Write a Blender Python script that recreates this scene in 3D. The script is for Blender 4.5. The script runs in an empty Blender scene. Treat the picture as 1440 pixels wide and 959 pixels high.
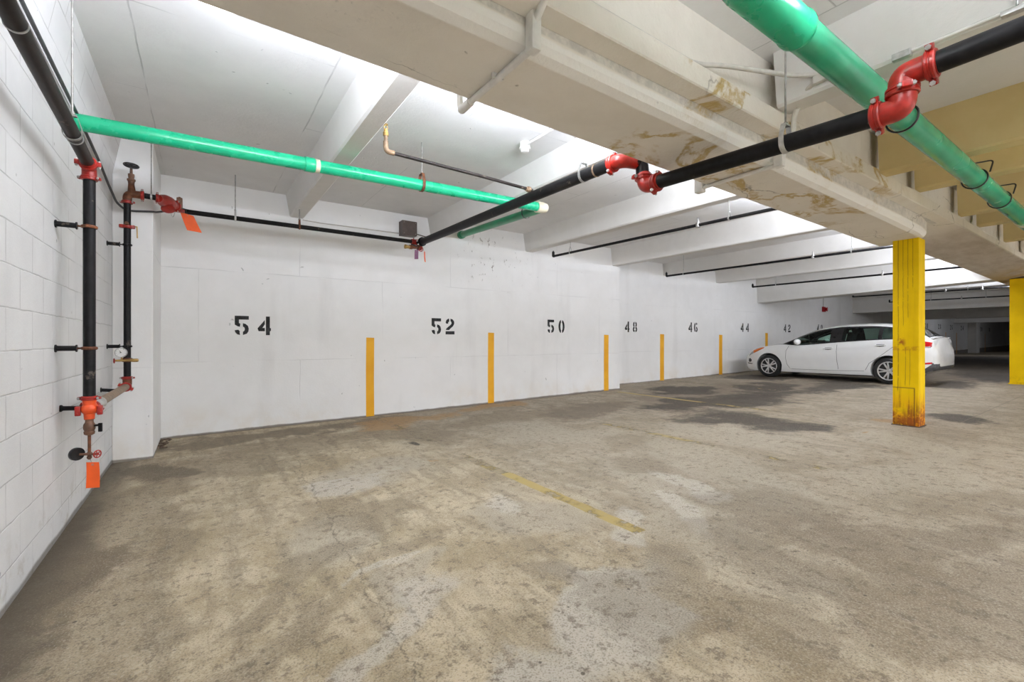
import bpy, bmesh, math, random
import numpy as np
from mathutils import Vector, Matrix
random.seed(7)
S = bpy.context.scene
SL = .0155
C = S.collection
PI = math.pi
V = Vector

# ------------------------------------------------------------------ materials
class NT:
    """tiny node-graph builder"""
    def __init__(s, name):
        s.m = bpy.data.materials.new(name); s.m.use_nodes = True
        s.t = s.m.node_tree; s.t.nodes.clear()
        s.out = s.t.nodes.new('ShaderNodeOutputMaterial')
        s.b = s.t.nodes.new('ShaderNodeBsdfPrincipled')
        s.t.links.new(s.b.outputs[0], s.out.inputs[0])
        s._p = None
    def n(s, typ, **kw):
        nd = s.t.nodes.new(typ)
        for k, v in kw.items(): setattr(nd, k, v)
        return nd
    def put(s, sock, v):
        if hasattr(v, 'is_output') or isinstance(v, bpy.types.NodeSocket): s.t.links.new(v, sock)
        elif v is not None:
            if isinstance(v, (tuple, list)) and len(v) == 3 and sock.type == 'RGBA': v = (*v, 1)
            sock.default_value = v
    def P(s):
        if s._p is None:
            s._p = s.n('ShaderNodeNewGeometry').outputs['Position']
        return s._p
    def O(s):
        return s.n('ShaderNodeTexCoord').outputs['Object']
    def math(s, op, a, b=None, c=None, clamp=False):
        nd = s.n('ShaderNodeMath', operation=op); nd.use_clamp = clamp
        s.put(nd.inputs[0], a)
        if b is not None: s.put(nd.inputs[1], b)
        if c is not None: s.put(nd.inputs[2], c)
        return nd.outputs[0]
    def vmath(s, op, a, b=None, scale=None):
        nd = s.n('ShaderNodeVectorMath', operation=op)
        s.put(nd.inputs[0], a)
        if b is not None: s.put(nd.inputs[1], b)
        if scale is not None: nd.inputs['Scale'].default_value = scale
        return nd.outputs['Value'] if op in ('LENGTH', 'DOT_PRODUCT') else nd.outputs[0]
    def sep(s, v):
        nd = s.n('ShaderNodeSeparateXYZ'); s.put(nd.inputs[0], v); return nd.outputs
    def comb(s, x=0., y=0., z=0.):
        nd = s.n('ShaderNodeCombineXYZ')
        for i, v in enumerate((x, y, z)): s.put(nd.inputs[i], v)
        return nd.outputs[0]
    def noise(s, vec, scale=1., detail=4., rough=.55, dist=0., col=False):
        nd = s.n('ShaderNodeTexNoise'); s.put(nd.inputs['Vector'], vec)
        nd.inputs['Scale'].default_value = scale; nd.inputs['Detail'].default_value = detail
        nd.inputs['Roughness'].default_value = rough; nd.inputs['Distortion'].default_value = dist
        return nd.outputs['Color' if col else 'Fac']
    def sst(s, v, a, b, o0=0., o1=1.):
        nd = s.n('ShaderNodeMapRange', interpolation_type='SMOOTHSTEP'); s.put(nd.inputs[0], v)
        for i, q in enumerate((a, b, o0, o1)): nd.inputs[1 + i].default_value = q
        return nd.outputs[0]
    def lin(s, v, a, b, o0=0., o1=1.):
        nd = s.n('ShaderNodeMapRange'); s.put(nd.inputs[0], v)
        for i, q in enumerate((a, b, o0, o1)): nd.inputs[1 + i].default_value = q
        return nd.outputs[0]
    def mix(s, f, a, b, mode='MIX'):
        nd = s.n('ShaderNodeMix', data_type='RGBA', blend_type=mode)
        s.put(nd.inputs[0], f); s.put(nd.inputs[6], a); s.put(nd.inputs[7], b)
        return nd.outputs[2]
    def bump(s, h, strength=.3, dist=.01, normal=None):
        nd = s.n('ShaderNodeBump'); s.put(nd.inputs['Height'], h)
        nd.inputs['Strength'].default_value = strength; nd.inputs['Distance'].default_value = dist
        if normal is not None: s.put(nd.inputs['Normal'], normal)
        return nd.outputs[0]
    def fin(s, col=None, rough=None, metal=None, normal=None, spec=None):
        if col is not None: s.put(s.b.inputs['Base Color'], col)
        if rough is not None: s.put(s.b.inputs['Roughness'], rough)
        if metal is not None: s.put(s.b.inputs['Metallic'], metal)
        if normal is not None: s.put(s.b.inputs['Normal'], normal)
        if spec is not None: s.b.inputs['Specular IOR Level'].default_value = spec
        return s.m

def simple(name, col, rough=.5, metal=0., var=.12, vscale=14., bump=.08, bscale=60., spec=None, wear=None):
    g = NT(name); o = g.O()
    f = g.noise(o, vscale, 4)
    c = g.mix(g.sst(f, .3, .7), tuple(x * (1 - var) for x in col), tuple(min(1, x * (1 + var)) for x in col))
    if wear:
        wc, thr = wear
        c = g.mix(g.sst(g.noise(o, 9, 8, .65), thr, thr + .06), c, wc)
    nm = g.bump(g.noise(o, bscale, 3), bump, .002) if bump else None
    return g.fin(c, g.lin(f, .2, .8, max(.02, rough - .06), rough + .06), metal, nm, spec)

def paint_concrete(name, base, dark, form=None, pits=True, warm=None, grain=1.0, rough=.75, bump=.5, lines=.3):
    g = NT(name); p = g.P()
    big = g.noise(p, .55, 5, .6); mid = g.noise(p, 3.5, 6, .6); fine = g.noise(p, 40, 4, .6)
    c = g.mix(g.sst(g.math('ADD', g.math('MULTIPLY', big, .6), g.math('MULTIPLY', mid, .4)), .3, .68), dark, base)
    # vertical weather streaks
    x, y, z = g.sep(p)
    st = g.noise(g.comb(g.math('MULTIPLY', x, 5), g.math('MULTIPLY', y, 5), g.math('MULTIPLY', z, .5)), 1, 5, .6)
    c = g.mix(g.sst(st, .62, .85, 0, .28), c, tuple(q * .72 for q in base))
    h = g.math('ADD', g.math('MULTIPLY', fine, .35 * grain), g.math('MULTIPLY', mid, .5))
    if pits:
        v = g.n('ShaderNodeTexVoronoi', feature='F1'); g.put(v.inputs['Vector'], g.vmath('ADD', p, g.vmath('SCALE', g.noise(p, 6, 2, col=True), scale=.25)))
        v.inputs['Scale'].default_value = 4.5
        pit = g.math('MULTIPLY', g.sst(v.outputs['Distance'], .035, .075, 1, 0), g.sst(mid, .5, .56))
        c = g.mix(g.math('MULTIPLY', pit, .55), c, tuple(q * .35 for q in base))
        h = g.math('SUBTRACT', h, pit)
    if form:
        b = g.n('ShaderNodeTexBrick'); g.put(b.inputs['Vector'], g.vmath('ADD', form(g, x, y, z), g.vmath('SCALE', g.noise(p, 2.2, 4, col=True), scale=.03)))
        b.inputs['Scale'].default_value = 1; b.inputs['Mortar Size'].default_value = .006; b.inputs['Mortar Smooth'].default_value = .4
        b.inputs['Brick Width'].default_value = 2.44; b.inputs['Row Height'].default_value = 1.22
        ln = g.math('MULTIPLY', b.outputs['Fac'], g.sst(g.noise(p, 1.1, 3), .42, .6))
        c = g.mix(g.math('MULTIPLY', ln, lines), c, tuple(q * .5 for q in base))
        h = g.math('ADD', h, g.math('MULTIPLY', ln, -.8))
    if warm: c = warm(g, p, x, y, z, c)
    return g.fin(c, rough, 0, g.bump(h, bump, .012), .3)

def wall_warm(g, p, x, y, z, c):
    # rust-coloured damp line at the foot of the wall, grime above it
    n = g.noise(p, 1.6, 6, .65)
    zz = g.math('SUBTRACT', z, g.math('MULTIPLY', x, .0155))
    low = g.sst(zz, .02, .5, 1, 0)
    c = g.mix(g.math('MULTIPLY', g.math('MULTIPLY', low, g.sst(n, .42, .7)), .35), c, (.62, .50, .33))
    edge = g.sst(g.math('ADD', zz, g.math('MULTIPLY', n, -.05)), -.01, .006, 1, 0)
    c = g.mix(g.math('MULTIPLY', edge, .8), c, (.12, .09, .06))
    # peeled, mouldy spots high on the wall near the end of the drain pipe
    d = g.vmath('LENGTH', g.vmath('MULTIPLY', g.vmath('SUBTRACT', p, (4.55, 7.23, 2.75)), (.95, 1, 1.3)))
    sp = g.math('MULTIPLY', g.sst(d, .25, 1.0, 1, 0), g.sst(g.noise(g.vmath('MULTIPLY', p, (1, 1, .6)), 11, 6, .7), .6, .66))
    c = g.mix(g.math('MULTIPLY', sp, .75), c, (.16, .14, .10))
    # soft water marks
    t = g.sst(g.noise(g.comb(g.math('MULTIPLY', x, 1.6), 0., g.math('MULTIPLY', z, .25)), 1.3, 4), .55, .75)
    c = g.mix(g.math('MULTIPLY', t, .16), c, (.45, .44, .42))
    return c

M = {}
M['wall'] = paint_concrete('painted_concrete_wall', (.82, .815, .805), (.76, .755, .74),
                           lambda g, x, y, z: g.comb(x, g.math('ADD', z, .25), 0.), warm=wall_warm, grain=.6)
M['ceil'] = paint_concrete('painted_concrete_ceiling', (.76, .755, .745), (.68, .675, .665),
                           lambda g, x, y, z: g.comb(y, g.math('ADD', x, .35), 0.), pits=True, bump=.7, lines=.55)
M['joist'] = paint_concrete('painted_concrete_joist', (.74, .725, .70), (.66, .645, .61), None, pits=False)

M['joist_tan'] = paint_concrete('cream_painted_joist', (.66, .54, .285), (.58, .455, .21), None, pits=False)

def girder_stain(g, p, x, y, z, c):
    n = g.noise(p, 1.3, 7, .62, .6); w = g.noise(g.vmath('MULTIPLY', p, (1, 3, 3)), 2.0, 5, .6)
    reg = g.math('MULTIPLY', g.math('MULTIPLY', g.sst(x, 2.35, 2.5), g.sst(x, 5.4, 6.6, 1, 0)), g.sst(z, 2.92, 2.97, 1, 0))
    brn = g.math('MULTIPLY', g.math('MULTIPLY', g.sst(x, 7.6, 9.5), g.sst(z, 2.79, 2.82, 1, 0)), g.lin(w, .3, .7, .6, 1.))
    c = g.mix(brn, c, (.40, .34, .265))
    och = g.math('MULTIPLY', g.math('MULTIPLY', g.sst(x, 13, 15), g.sst(z, 2.79, 2.82, 1, 0)), g.sst(n, .4, .55))
    c = g.mix(g.math('MULTIPLY', och, .7), c, (.42, .29, .10))
    rn = g.noise(g.comb(g.math('MULTIPLY', x, 7), 0., g.math('MULTIPLY', z, .6)), 1, 5, .65)
    run = g.math('MULTIPLY', g.sst(rn, .58, .70), g.math('MULTIPLY', g.sst(x, 4.5, 7), g.sst(y, 1.70, 1.78, 1, 0)))
    c = g.mix(g.math('MULTIPLY', run, .55), c, (.26, .24, .21))
    vein = g.sst(g.math('ABSOLUTE', g.math('SUBTRACT', n, .5)), .0, .045, 1, 0)
    f = g.math('MULTIPLY', g.math('MULTIPLY', reg, vein), g.sst(w, .36, .56))
    c = g.mix(g.math('MULTIPLY', f, .9), c, (.45, .31, .09))
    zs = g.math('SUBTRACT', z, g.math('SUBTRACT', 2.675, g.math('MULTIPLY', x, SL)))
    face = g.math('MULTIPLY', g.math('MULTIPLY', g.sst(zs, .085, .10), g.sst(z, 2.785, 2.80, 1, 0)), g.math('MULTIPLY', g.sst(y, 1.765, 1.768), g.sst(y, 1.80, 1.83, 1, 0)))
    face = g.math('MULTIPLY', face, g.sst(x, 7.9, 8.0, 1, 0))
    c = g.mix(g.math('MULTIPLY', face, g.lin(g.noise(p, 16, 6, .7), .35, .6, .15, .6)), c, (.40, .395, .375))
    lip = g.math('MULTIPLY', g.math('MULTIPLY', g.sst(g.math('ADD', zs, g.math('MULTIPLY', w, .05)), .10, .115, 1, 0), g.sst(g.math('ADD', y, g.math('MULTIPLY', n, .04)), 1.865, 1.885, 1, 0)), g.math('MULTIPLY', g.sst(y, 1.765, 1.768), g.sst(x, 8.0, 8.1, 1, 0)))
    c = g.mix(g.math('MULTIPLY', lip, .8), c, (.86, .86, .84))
    # hairline cracks
    v = g.n('ShaderNodeTexVoronoi', feature='DISTANCE_TO_EDGE')
    g.put(v.inputs['Vector'], g.vmath('ADD', g.vmath('MULTIPLY', p, (.8, 2.4, 1.5)), g.vmath('SCALE', g.noise(p, 5, 4, col=True), scale=.22)))
    v.inputs['Scale'].default_value = .9
    cr = g.math('MULTIPLY', g.sst(v.outputs['Distance'], .0, .010, 1, 0), g.sst(g.noise(p, .8, 3), .5, .62))
    c = g.mix(g.math('MULTIPLY', cr, .7), c, (.13, .11, .085))
    # popcorn scabs on the near face
    s2 = g.math('MULTIPLY', g.sst(g.noise(p, 28, 4, .7), .6, .68), g.sst(g.noise(p, .9, 2), .5, .6))
    c = g.mix(g.math('MULTIPLY', s2, .35), c, (.30, .29, .27))
    return c
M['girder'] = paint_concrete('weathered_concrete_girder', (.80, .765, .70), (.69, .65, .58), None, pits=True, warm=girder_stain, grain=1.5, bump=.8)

def block_mat():
    g = NT('painted_block_wall'); p = g.P(); x, y, z = g.sep(p)
    wob = g.vmath('SCALE', g.noise(p, 7, 3, col=True), scale=.012)
    b = g.n('ShaderNodeTexBrick')
    g.put(b.inputs['Vector'], g.vmath('ADD', g.comb(y, g.math('ADD', z, .03), 0.), wob))
    b.inputs['Scale'].default_value = 1; b.inputs['Mortar Size'].default_value = .005; b.inputs['Mortar Smooth'].default_value = .6
    b.inputs['Brick Width'].default_value = .406; b.inputs['Row Height'].default_value = .203
    f = b.outputs['Fac']
    mid = g.noise(p, 2.2, 6, .6); fine = g.noise(p, 70, 4, .65)
    c = g.mix(g.sst(mid, .3, .7), (.65, .647, .645), (.72, .718, .716))
    worn = g.math('MULTIPLY', f, g.sst(g.noise(p, 3.0, 3), .32, .58))
    c = g.mix(g.math('MULTIPLY', worn, .62), c, (.36, .35, .34))
    v = g.n('ShaderNodeTexVoronoi', feature='F1'); g.put(v.inputs['Vector'], p); v.inputs['Scale'].default_value = 5
    pit = g.math('MULTIPLY', g.sst(v.outputs['Distance'], .03, .06, 1, 0), g.sst(mid, .52, .56))
    c = g.mix(g.math('MULTIPLY', pit, .6), c, (.25, .24, .23))
    low = g.math('MULTIPLY', g.sst(z, 0, .45, 1, 0), g.sst(g.noise(p, 4, 7, .7), .52, .62))
    c = g.mix(g.math('MULTIPLY', low, .5), c, (.40, .36, .30))
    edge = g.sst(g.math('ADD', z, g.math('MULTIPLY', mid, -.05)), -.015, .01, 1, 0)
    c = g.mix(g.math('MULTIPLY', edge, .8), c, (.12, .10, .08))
    h = g.math('ADD', g.math('MULTIPLY', fine, .4), g.math('MULTIPLY', f, -1.0))
    h = g.math('SUBTRACT', h, pit)
    return g.fin(c, .7, 0, g.bump(h, .45, .006), .3)
M['block'] = block_mat()

STAINS = []
def floor_mat():
    g = NT('stained_concrete_floor'); p = g.P(); x, y, z = g.sep(p)
    warp = g.vmath('SCALE', g.vmath('SUBTRACT', g.noise(p, 1.4, 6, .62, col=True), (.5, .5, .5)), scale=.9)
    q = g.vmath('ADD', p, warp)
    warp2 = g.vmath('SCALE', g.vmath('SUBTRACT', g.noise(p, .6, 3, .5, col=True), (.5, .5, .5)), scale=1.2)
    q2 = g.vmath('ADD', p, warp2)
    big = g.noise(p, .35, 6, .62, .4); mid = g.noise(p, 1.6, 8, .66, .5); fine = g.noise(p, 16, 8, .72)
    grit = g.noise(p, 120, 3, .7)
    med = g.noise(p, 4.2, 10, .74, .35)
    mm = g.math('ADD', g.math('MULTIPLY', mid, .55), g.math('MULTIPLY', med, .45))
    strk = g.noise(g.vmath('MULTIPLY', g.vmath('ADD', p, g.vmath('SCALE', warp, scale=.25)), (9, 1.1, 1)), 1, 6, .66)
    edge_n = g.math('MULTIPLY', g.math('SUBTRACT', g.math('ADD', g.math('MULTIPLY', med, .7), g.math('MULTIPLY', fine, .3)), .5), 2.0)
    base = g.mix(g.sst(mm, .39, .60), (.345, .272, .165), (.535, .445, .31))
    # the bay by the block wall is browner; the aisle darkened to offset strong lamplight
    right = g.sst(g.math('ADD', x, g.math('MULTIPLY', g.sep(warp)[0], 1.6)), 1.0, 3.4)
    base = g.mix(g.math('MULTIPLY', right, .62), base, g.mix(g.sst(mm, .39, .60), (.195, .162, .125), (.305, .265, .215)))
    base = g.mix(g.sst(strk, .46, .66, 0, .5), base, g.mix(right, (.165, .13, .085), (.22, .185, .14)))
    base = g.mix(g.sst(big, .52, .72, 0, .35), base, (.17, .14, .10))
    chan = []
    def darks(lst, c, amt, grow=1., soft=.62):
        """patches of one stain colour: ellipses (x, y, rx, ry, turn); their reach is stored on the floor mesh, ragged edges come from the noise"""
        nonlocal base, chan
        STAINS.append([(e[0], e[1], e[2] * grow, e[3] * grow, e[4]) for e in lst])
        if not chan:
            at = g.n('ShaderNodeAttribute', attribute_type='GEOMETRY', attribute_name='stain_%d' % ((len(STAINS) - 1) // 3))
            chan = list(g.sep(at.outputs['Vector']))
        base = g.mix(g.sst(g.math('ADD', chan.pop(0), edge_n), soft, 1.12, amt, 0), base, c)
    # worn, washed pale patches
    darks([(2.9, 2.2, .45, 1.5, -.5), (1.3, 1.25, .8, .16, .5, .8), (1.55, 1.6, .16, .35, .3, .8), (.1, 1.62, .35, .18, .2, .7), (1.3, 4.2, .55, .5, .4, .7),
           (4.0, 2.4, .5, 1.2, -.6), (3.6, 4.6, .7, 1.0, .2, .8), (2.0, 2.75, .35, .5, .4), (5.6, 3.1, .7, .8, .3, .8), (6.3, 1.6, 1.2, .5, .3, .8),
           (.75, 2.9, .3, .5, 0, .6), (2.6, 1.6, .35, .55, .6, .8), (5.2, 1.3, .9, .35, .1, .7), (1.0, 2.1, .5, .12, .6, .7)], (.40, .35, .27), .66)
    darks([(1.3, 1.28, .55, .14, .55, .8), (.55, 1.72, .45, .10, .5, .8), (1.62, 1.5, .10, .26, .3, .8), (2.15, 1.9, .12, .3, -.3, .85), (2.75, 1.95, .14, .7, -.45, .8), (3.3, 2.3, .12, .5, -.4, .8), (.95, 2.25, .4, .06, .5, .8), (1.05, 4.0, .3, .3, .4, .7), (1.9, 3.1, .12, .25, .2, .8)], (.54, .50, .435), .55)
    # brown tyre grime and damp
    darks([(2.9, .45, 1.1, .35, -.5, .8), (3.6, .75, .7, .25, -.4, .9), (.25, 5.4, .9, .5, .1), (-.35, 3.8, .32, 2.6, 0, .9), (.45, 2.55, .55, .13, .45, .9), (.15, 2.05, .4, .12, .4, .8), (.95, 3.35, .35, .35, .2, .75),
           (1.8, 5.9, 1.8, .5, 0, .7), (1.15, 2.55, .4, .16, .5, .8), (2.2, 5.3, .35, .8, .2, .7), (1.45, 1.75, .18, .3, .2, .5), (1.75, 1.35, .5, .25, .3, .6),
           (3.3, 1.75, .4, .5, .3, .7), (4.2, 5.9, 1.6, .5, .1, .7), (5.5, 5.6, 1.1, .6, .2, .85), (2.6, 1.1, .35, .3, 0, .8), (3.0, 1.35, .7, .2, -.3, .7), (3.6, 2.9, .3, .5, .2, .5),
           (1.9, .95, .4, .3, 0, .7), (3.0, .75, .5, .3, 0, .7)], (.135, .10, .062), .42)
    darks([(-.68, 2.3, .26, .9, 0), (-.66, 3.6, .2, 1.2, 0), (-.5, 5.6, .3, .5, 0), (.6, 6.6, 1.2, .35, 0, .7), (2.2, 6.75, 1.1, .3, 0, .5)], (.10, .072, .043), .7)
    darks([(9.0, 5.3, 3.2, 1.5, 0, .8), (11.5, 4.9, 2.2, 1.0, 0, .9), (5.2, 5.6, 1.0, .7, .2, .8), (19, 3.5, 5, 1.4, 0)], (.15, .115, .082), .6)
    # oil: near-black blotches in the bays by the car
    darks([(8.85, 6.2, .75, .55, .2), (7.15, 5.05, .6, .3, .2, .9), (7.9, 4.5, 1.1, .45, -.35), (9.2, 4.8, 1.2, .4, -.2, .9), (6.4, 3.7, .55, .6, -.4, .95), (6.35, 2.95, .45, .38, 0, .95),
           (12.2, 4.4, 1.6, .45, .1, .9), (10.8, 5.4, .9, .35, .2, .7), (13.0, 6.6, .7, .7, 0, .8), (17.5, 2.6, 1.5, .6, 0, .7), (20.5, 3.4, 2.6, .7, .1, .8), (14.3, 2.9, .9, .4, 0, .6),
           (8.9, 1.65, .35, .25, .2, .7), (1.95, 4.85, .05, .1, .2, .5), (24, 4, 4, 1.6, 0, .8), (30, 5, 4, 1.6, 0, .8)], (.036, .027, .019), .95, 1.35)
    # rusty orange bloom
    darks([(1.75, 4.05, .1, .1, 0, .9), (2.3, 6.4, .5, .5, 0, .35), (4.2, 6.9, .8, .25, 0, .6), (2.9, 6.7, .6, .3, 0, .5), (7.9, 2.05, .36, .33, 0, .7), (6.75, 2.02, .09, .05, 0, .9)], (.36, .205, .075), .75)
    # grit and speckle
    base = g.mix(g.sst(fine, .53, .62, 0, .62), base, (.125, .096, .066))
    base = g.mix(g.sst(fine, .40, .27, 0, .35), base, (.44, .395, .32))
    base = g.mix(g.sst(grit, .52, .62, 0, .55), base, (.12, .095, .07))
    base = g.mix(g.sst(grit, .46, .34, 0, .4), base, (.52, .475, .405))
    v = g.n('ShaderNodeTexVoronoi', feature='F1'); g.put(v.inputs['Vector'], p); v.inputs['Scale'].default_value = 10
    bit = g.math('MULTIPLY', g.sst(v.outputs['Distance'], .06, .11, 1, 0), g.sst(med, .49, .53))
    base = g.mix(g.math('MULTIPLY', bit, .8), base, (.07, .055, .04))
    # long crack through the first bay + a construction joint
    wv = g.math('MULTIPLY', g.math('SUBTRACT', g.noise(g.comb(0., y, 0.), 1.9, 9, .78), .5), .30)
    cx = g.math('SUBTRACT', x, g.math('ADD', g.math('ADD', .58, g.math('MULTIPLY', y, .045)), wv))
    cr = g.math('MULTIPLY', g.sst(g.math('ABSOLUTE', cx), .001, .006, 1, 0), g.math('MULTIPLY', g.sst(y, 5.3, 5.1, 0, 1), g.sst(med, .40, .52)))
    base = g.mix(g.math('MULTIPLY', cr, .6), base, (.10, .085, .06))
    jx = g.math('MULTIPLY', g.sst(g.math('ABSOLUTE', g.math('SUBTRACT', y, g.math('ADD', 1.62, g.math('MULTIPLY', g.noise(p, 2, 3), .03)))), .003, .012, 1, 0), g.sst(x, 8.2, 8.6))
    base = g.mix(g.math('MULTIPLY', jx, .6), base, (.16, .13, .10))
    # dirt line against the walls
    wl = g.sst(g.math('ADD', x, g.math('MULTIPLY', mm, -.35)), -.88, -.60, 1, 0)
    wb = g.math('MULTIPLY', g.sst(g.math('ADD', y, g.math('MULTIPLY', mid, .14)), 7.20, 7.30), g.sst(x, 7.9, 8.1, 1, 0))
    base = g.mix(g.math('MULTIPLY', g.math('MAXIMUM', wl, wb), .8), base, (.075, .06, .042))
    h = g.math('ADD', g.math('ADD', g.math('MULTIPLY', fine, .6), g.math('MULTIPLY', grit, .25)), g.math('MULTIPLY', cr, -1.5))
    return g.fin(base, g.lin(mid, .3, .7, .62, .8), 0, g.bump(h, .5, .008), .3)
M['floor'] = floor_mat()

def line_mat(name, col, keep):
    g = NT(name); p = g.P()
    n = g.noise(p, 5, 8, .7); n2 = g.noise(p, 1.1, 4, .6); f = g.noise(p, 30, 6, .7)
    c = g.mix(g.sst(n2, .35, .65), col, tuple(q * .72 for q in col))
    c = g.mix(g.sst(f, .5, .7, 0, .5), c, (.34, .29, .21))
    tr = g.n('ShaderNodeBsdfTransparent'); mx = g.n('ShaderNodeMixShader')
    a = g.sst(g.math('ADD', g.math('MULTIPLY', n, .5), g.math('MULTIPLY', n2, .5)), keep - .07, keep + .05, .92, .06)
    g.t.links.new(a, mx.inputs[0]); g.t.links.new(tr.outputs[0], mx.inputs[1]); g.t.links.new(g.b.outputs[0], mx.inputs[2])
    g.t.links.new(mx.outputs[0], g.out.inputs[0])
    return g.fin(c, .75)
M['line'] = line_mat('worn_yellow_floor_paint', (.44, .33, .115), .53)
M['linefaint'] = line_mat('faded_yellow_floor_paint', (.42, .33, .15), .465)

def stripe_mat():
    g = NT('yellow_wall_paint'); p = g.P()
    c = g.mix(g.sst(g.noise(p, 3, 5), .3, .7), (.70, .33, .012), (.78, .40, .02))
    return g.fin(c, .6, 0, g.bump(g.noise(p, 45, 4), .25, .004), .3)
M['stripe'] = stripe_mat()
def stencil_mat():
    g = NT('black_stencil_paint'); p = g.P()
    c = g.mix(g.sst(g.noise(p, 20, 5), .35, .7), (.012, .012, .012), (.04, .04, .04))
    return g.fin(c, .7, 0, g.bump(g.noise(p, 45, 4), .25, .004), .2)
M['stencil'] = stencil_mat()

def column_mat(name, worn):
    g = NT(name); p = g.P(); x, y, z = g.sep(p)
    n = g.noise(p, 2.5, 6, .6); f = g.noise(p, 14, 7, .7)
    c = g.mix(g.sst(n, .3, .7), (.70, .455, .002), (.79, .53, .003))
    if worn:
        drip = g.noise(g.comb(g.math('MULTIPLY', x, 22), g.math('MULTIPLY', y, 22), g.math('MULTIPLY', z, 1.1)), 1, 5, .6)
        low = g.sst(z, .15, .62, 1, 0)
        c = g.mix(g.math('MULTIPLY', g.sst(drip, .5, .72), g.lin(z, .1, 2.6, .4, .10)), c, (.40, .20, .01))
        c = g.mix(g.math('MULTIPLY', g.math('MULTIPLY', low, g.sst(n, .38, .58)), .8), c, (.70, .21, .008))
        rust = g.math('MULTIPLY', g.sst(g.math('ADD', z, g.math('MULTIPLY', drip, -.9)), -.32, .02, 1, 0), g.sst(f, .38, .55))
        c = g.mix(g.math('MULTIPLY', rust, .9), c, (.20, .045, .012))
        # cracks running down from the head
        wob = g.math('MULTIPLY', g.math('SUBTRACT', g.noise(g.comb(0., 0., z), 2.3, 5, .6), .5), .03)
        for (yy, z0, z1, wd) in ((2.075, .55, 2.7, .0045), (2.025, 1.4, 2.7, .003), (1.975, 1.5, 2.7, .003), (1.925, 1.9, 2.7, .003), (2.0, .62, 1.13, .0035), (1.955, .62, 1.1, .003)):
            l = g.sst(g.math('ABSOLUTE', g.math('ADD', g.math('SUBTRACT', y, yy), wob)), wd * .5, wd * 1.6, 1, 0)
            l = g.math('MULTIPLY', l, g.math('MULTIPLY', g.sst(z, z0, z0 + .06), g.sst(z, z1, z1 - .02 + .05, 1, 0)))
            l = g.math('MULTIPLY', l, g.math('MULTIPLY', g.sst(f, .34, .46), g.sst(x, 7.60, 7.66, 1, 0)))
            c = g.mix(g.math('MULTIPLY', l, .85), c, (.10, .04, .01))
        fr = g.math('MAXIMUM', g.math('MULTIPLY', g.sst(g.math('ABSOLUTE', g.math('SUBTRACT', z, .618)), .003, .010, 1, 0), g.sst(y, 1.90, 1.91)),
                    g.math('MULTIPLY', g.sst(g.math('ABSOLUTE', g.math('SUBTRACT', y, 1.908)), .003, .009, 1, 0), g.sst(z, .61, .63, 1, 0)))
        c = g.mix(g.math('MULTIPLY', g.math('MULTIPLY', fr, g.sst(x, 7.60, 7.66, 1, 0)), .85), c, (.12, .04, .012))
        # rusty knock at mid height
        d = g.vmath('LENGTH', g.vmath('MULTIPLY', g.vmath('SUBTRACT', p, (7.6, 2.05, 1.2)), (1, 1, .6)))
        k = g.math('MULTIPLY', g.sst(d, .02, .075, 1, 0), g.sst(f, .42, .56))
        c = g.mix(g.math('MULTIPLY', k, .9), c, (.28, .05, .012))
        d2 = g.math('MULTIPLY', g.sst(g.math('ABSOLUTE', g.math('ADD', g.math('SUBTRACT', z, 1.13), g.math('MULTIPLY', wob, 1.5))), .012, .04, 1, 0), g.sst(f, .40, .58))
        c = g.mix(g.math('MULTIPLY', d2, g.math('MULTIPLY', g.sst(x, 7.60, 7.66, 1, 0), .8)), c, (.36, .11, .012))
    else:
        low = g.math('MULTIPLY', g.sst(z, .25, .5, 1, 0), g.sst(f, .45, .6))
        c = g.mix(g.math('MULTIPLY', low, .5), c, (.40, .24, .01))
    return g.fin(c, .6, 0, g.bump(g.math('ADD', n, g.math('MULTIPLY', f, .5)), .25, .006), .12)
M['column_worn'] = column_mat('rust_stained_yellow_paint', True)
M['column'] = column_mat('yellow_column_paint', False)

M['black'] = simple('black_pipe_paint', (.009, .0085, .009), .46, 0, .3, 20, .12, 90, .18, ((.09, .075, .06), .64))
M['blackbrown'] = simple('dark_brown_pipe_paint', (.022, .017, .015), .46, 0, .3, 16, .15, 80, .2, ((.11, .085, .065), .62))
M['red'] = simple('red_coupling_paint', (.31, .013, .007), .34, 0, .25, 20, .15, 60, .5, ((.20, .03, .015), .62))
M['orange'] = simple('orange_fitting_paint', (.68, .075, .012), .36, 0, .2, 18, .15, 60, .5, ((.40, .05, .012), .62))
M['rust'] = simple('rusty_iron', (.14, .050, .022), .62, .2, .4, 25, .3, 60, .4, ((.10, .05, .03), .56))
M['brass'] = simple('tarnished_bronze', (.15, .075, .045), .5, .3, .35, 22, .2, 70)
M['gold'] = simple('brass', (.42, .27, .09), .42, .7, .2, 22, .1, 70)
M['brownpipe'] = simple('brown_galvanised_pipe', (.23, .155, .095), .5, .35, .35, 16, .25, 60)
M['steel'] = simple('galvanised_steel', (.55, .55, .54), .38, .8, .15, 30, .1, 80)
M['rod'] = simple('dull_steel_rod', (.33, .32, .30), .5, .6, .2, 30, .1, 80)
M['green'] = simple('green_pvc', (.010, .40, .20), .28, 0, .10, 4, .05, 30, .5)
M['greendirty'] = simple('weathered_green_pvc', (.030, .35, .19), .25, 0, .16, 2.2, .05, 30, .5)
M['greenshade'] = simple('shaded_green_pvc', (.008, .24, .10), .32, 0, .14, 6, .05, 30)  # darker copy of the green: shade painted into the return leg
M['cream'] = simple('cream_primer', (.62, .57, .43), .5, 0, .15, 12, .1, 40)
M['whitepvc'] = simple('white_painted_conduit', (.74, .73, .70), .5, 0, .07, 14, .12, 50)
M['greypipe'] = simple('painted_grey_conduit', (.57, .545, .50), .55, 0, .1, 14, .12, 50)
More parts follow.
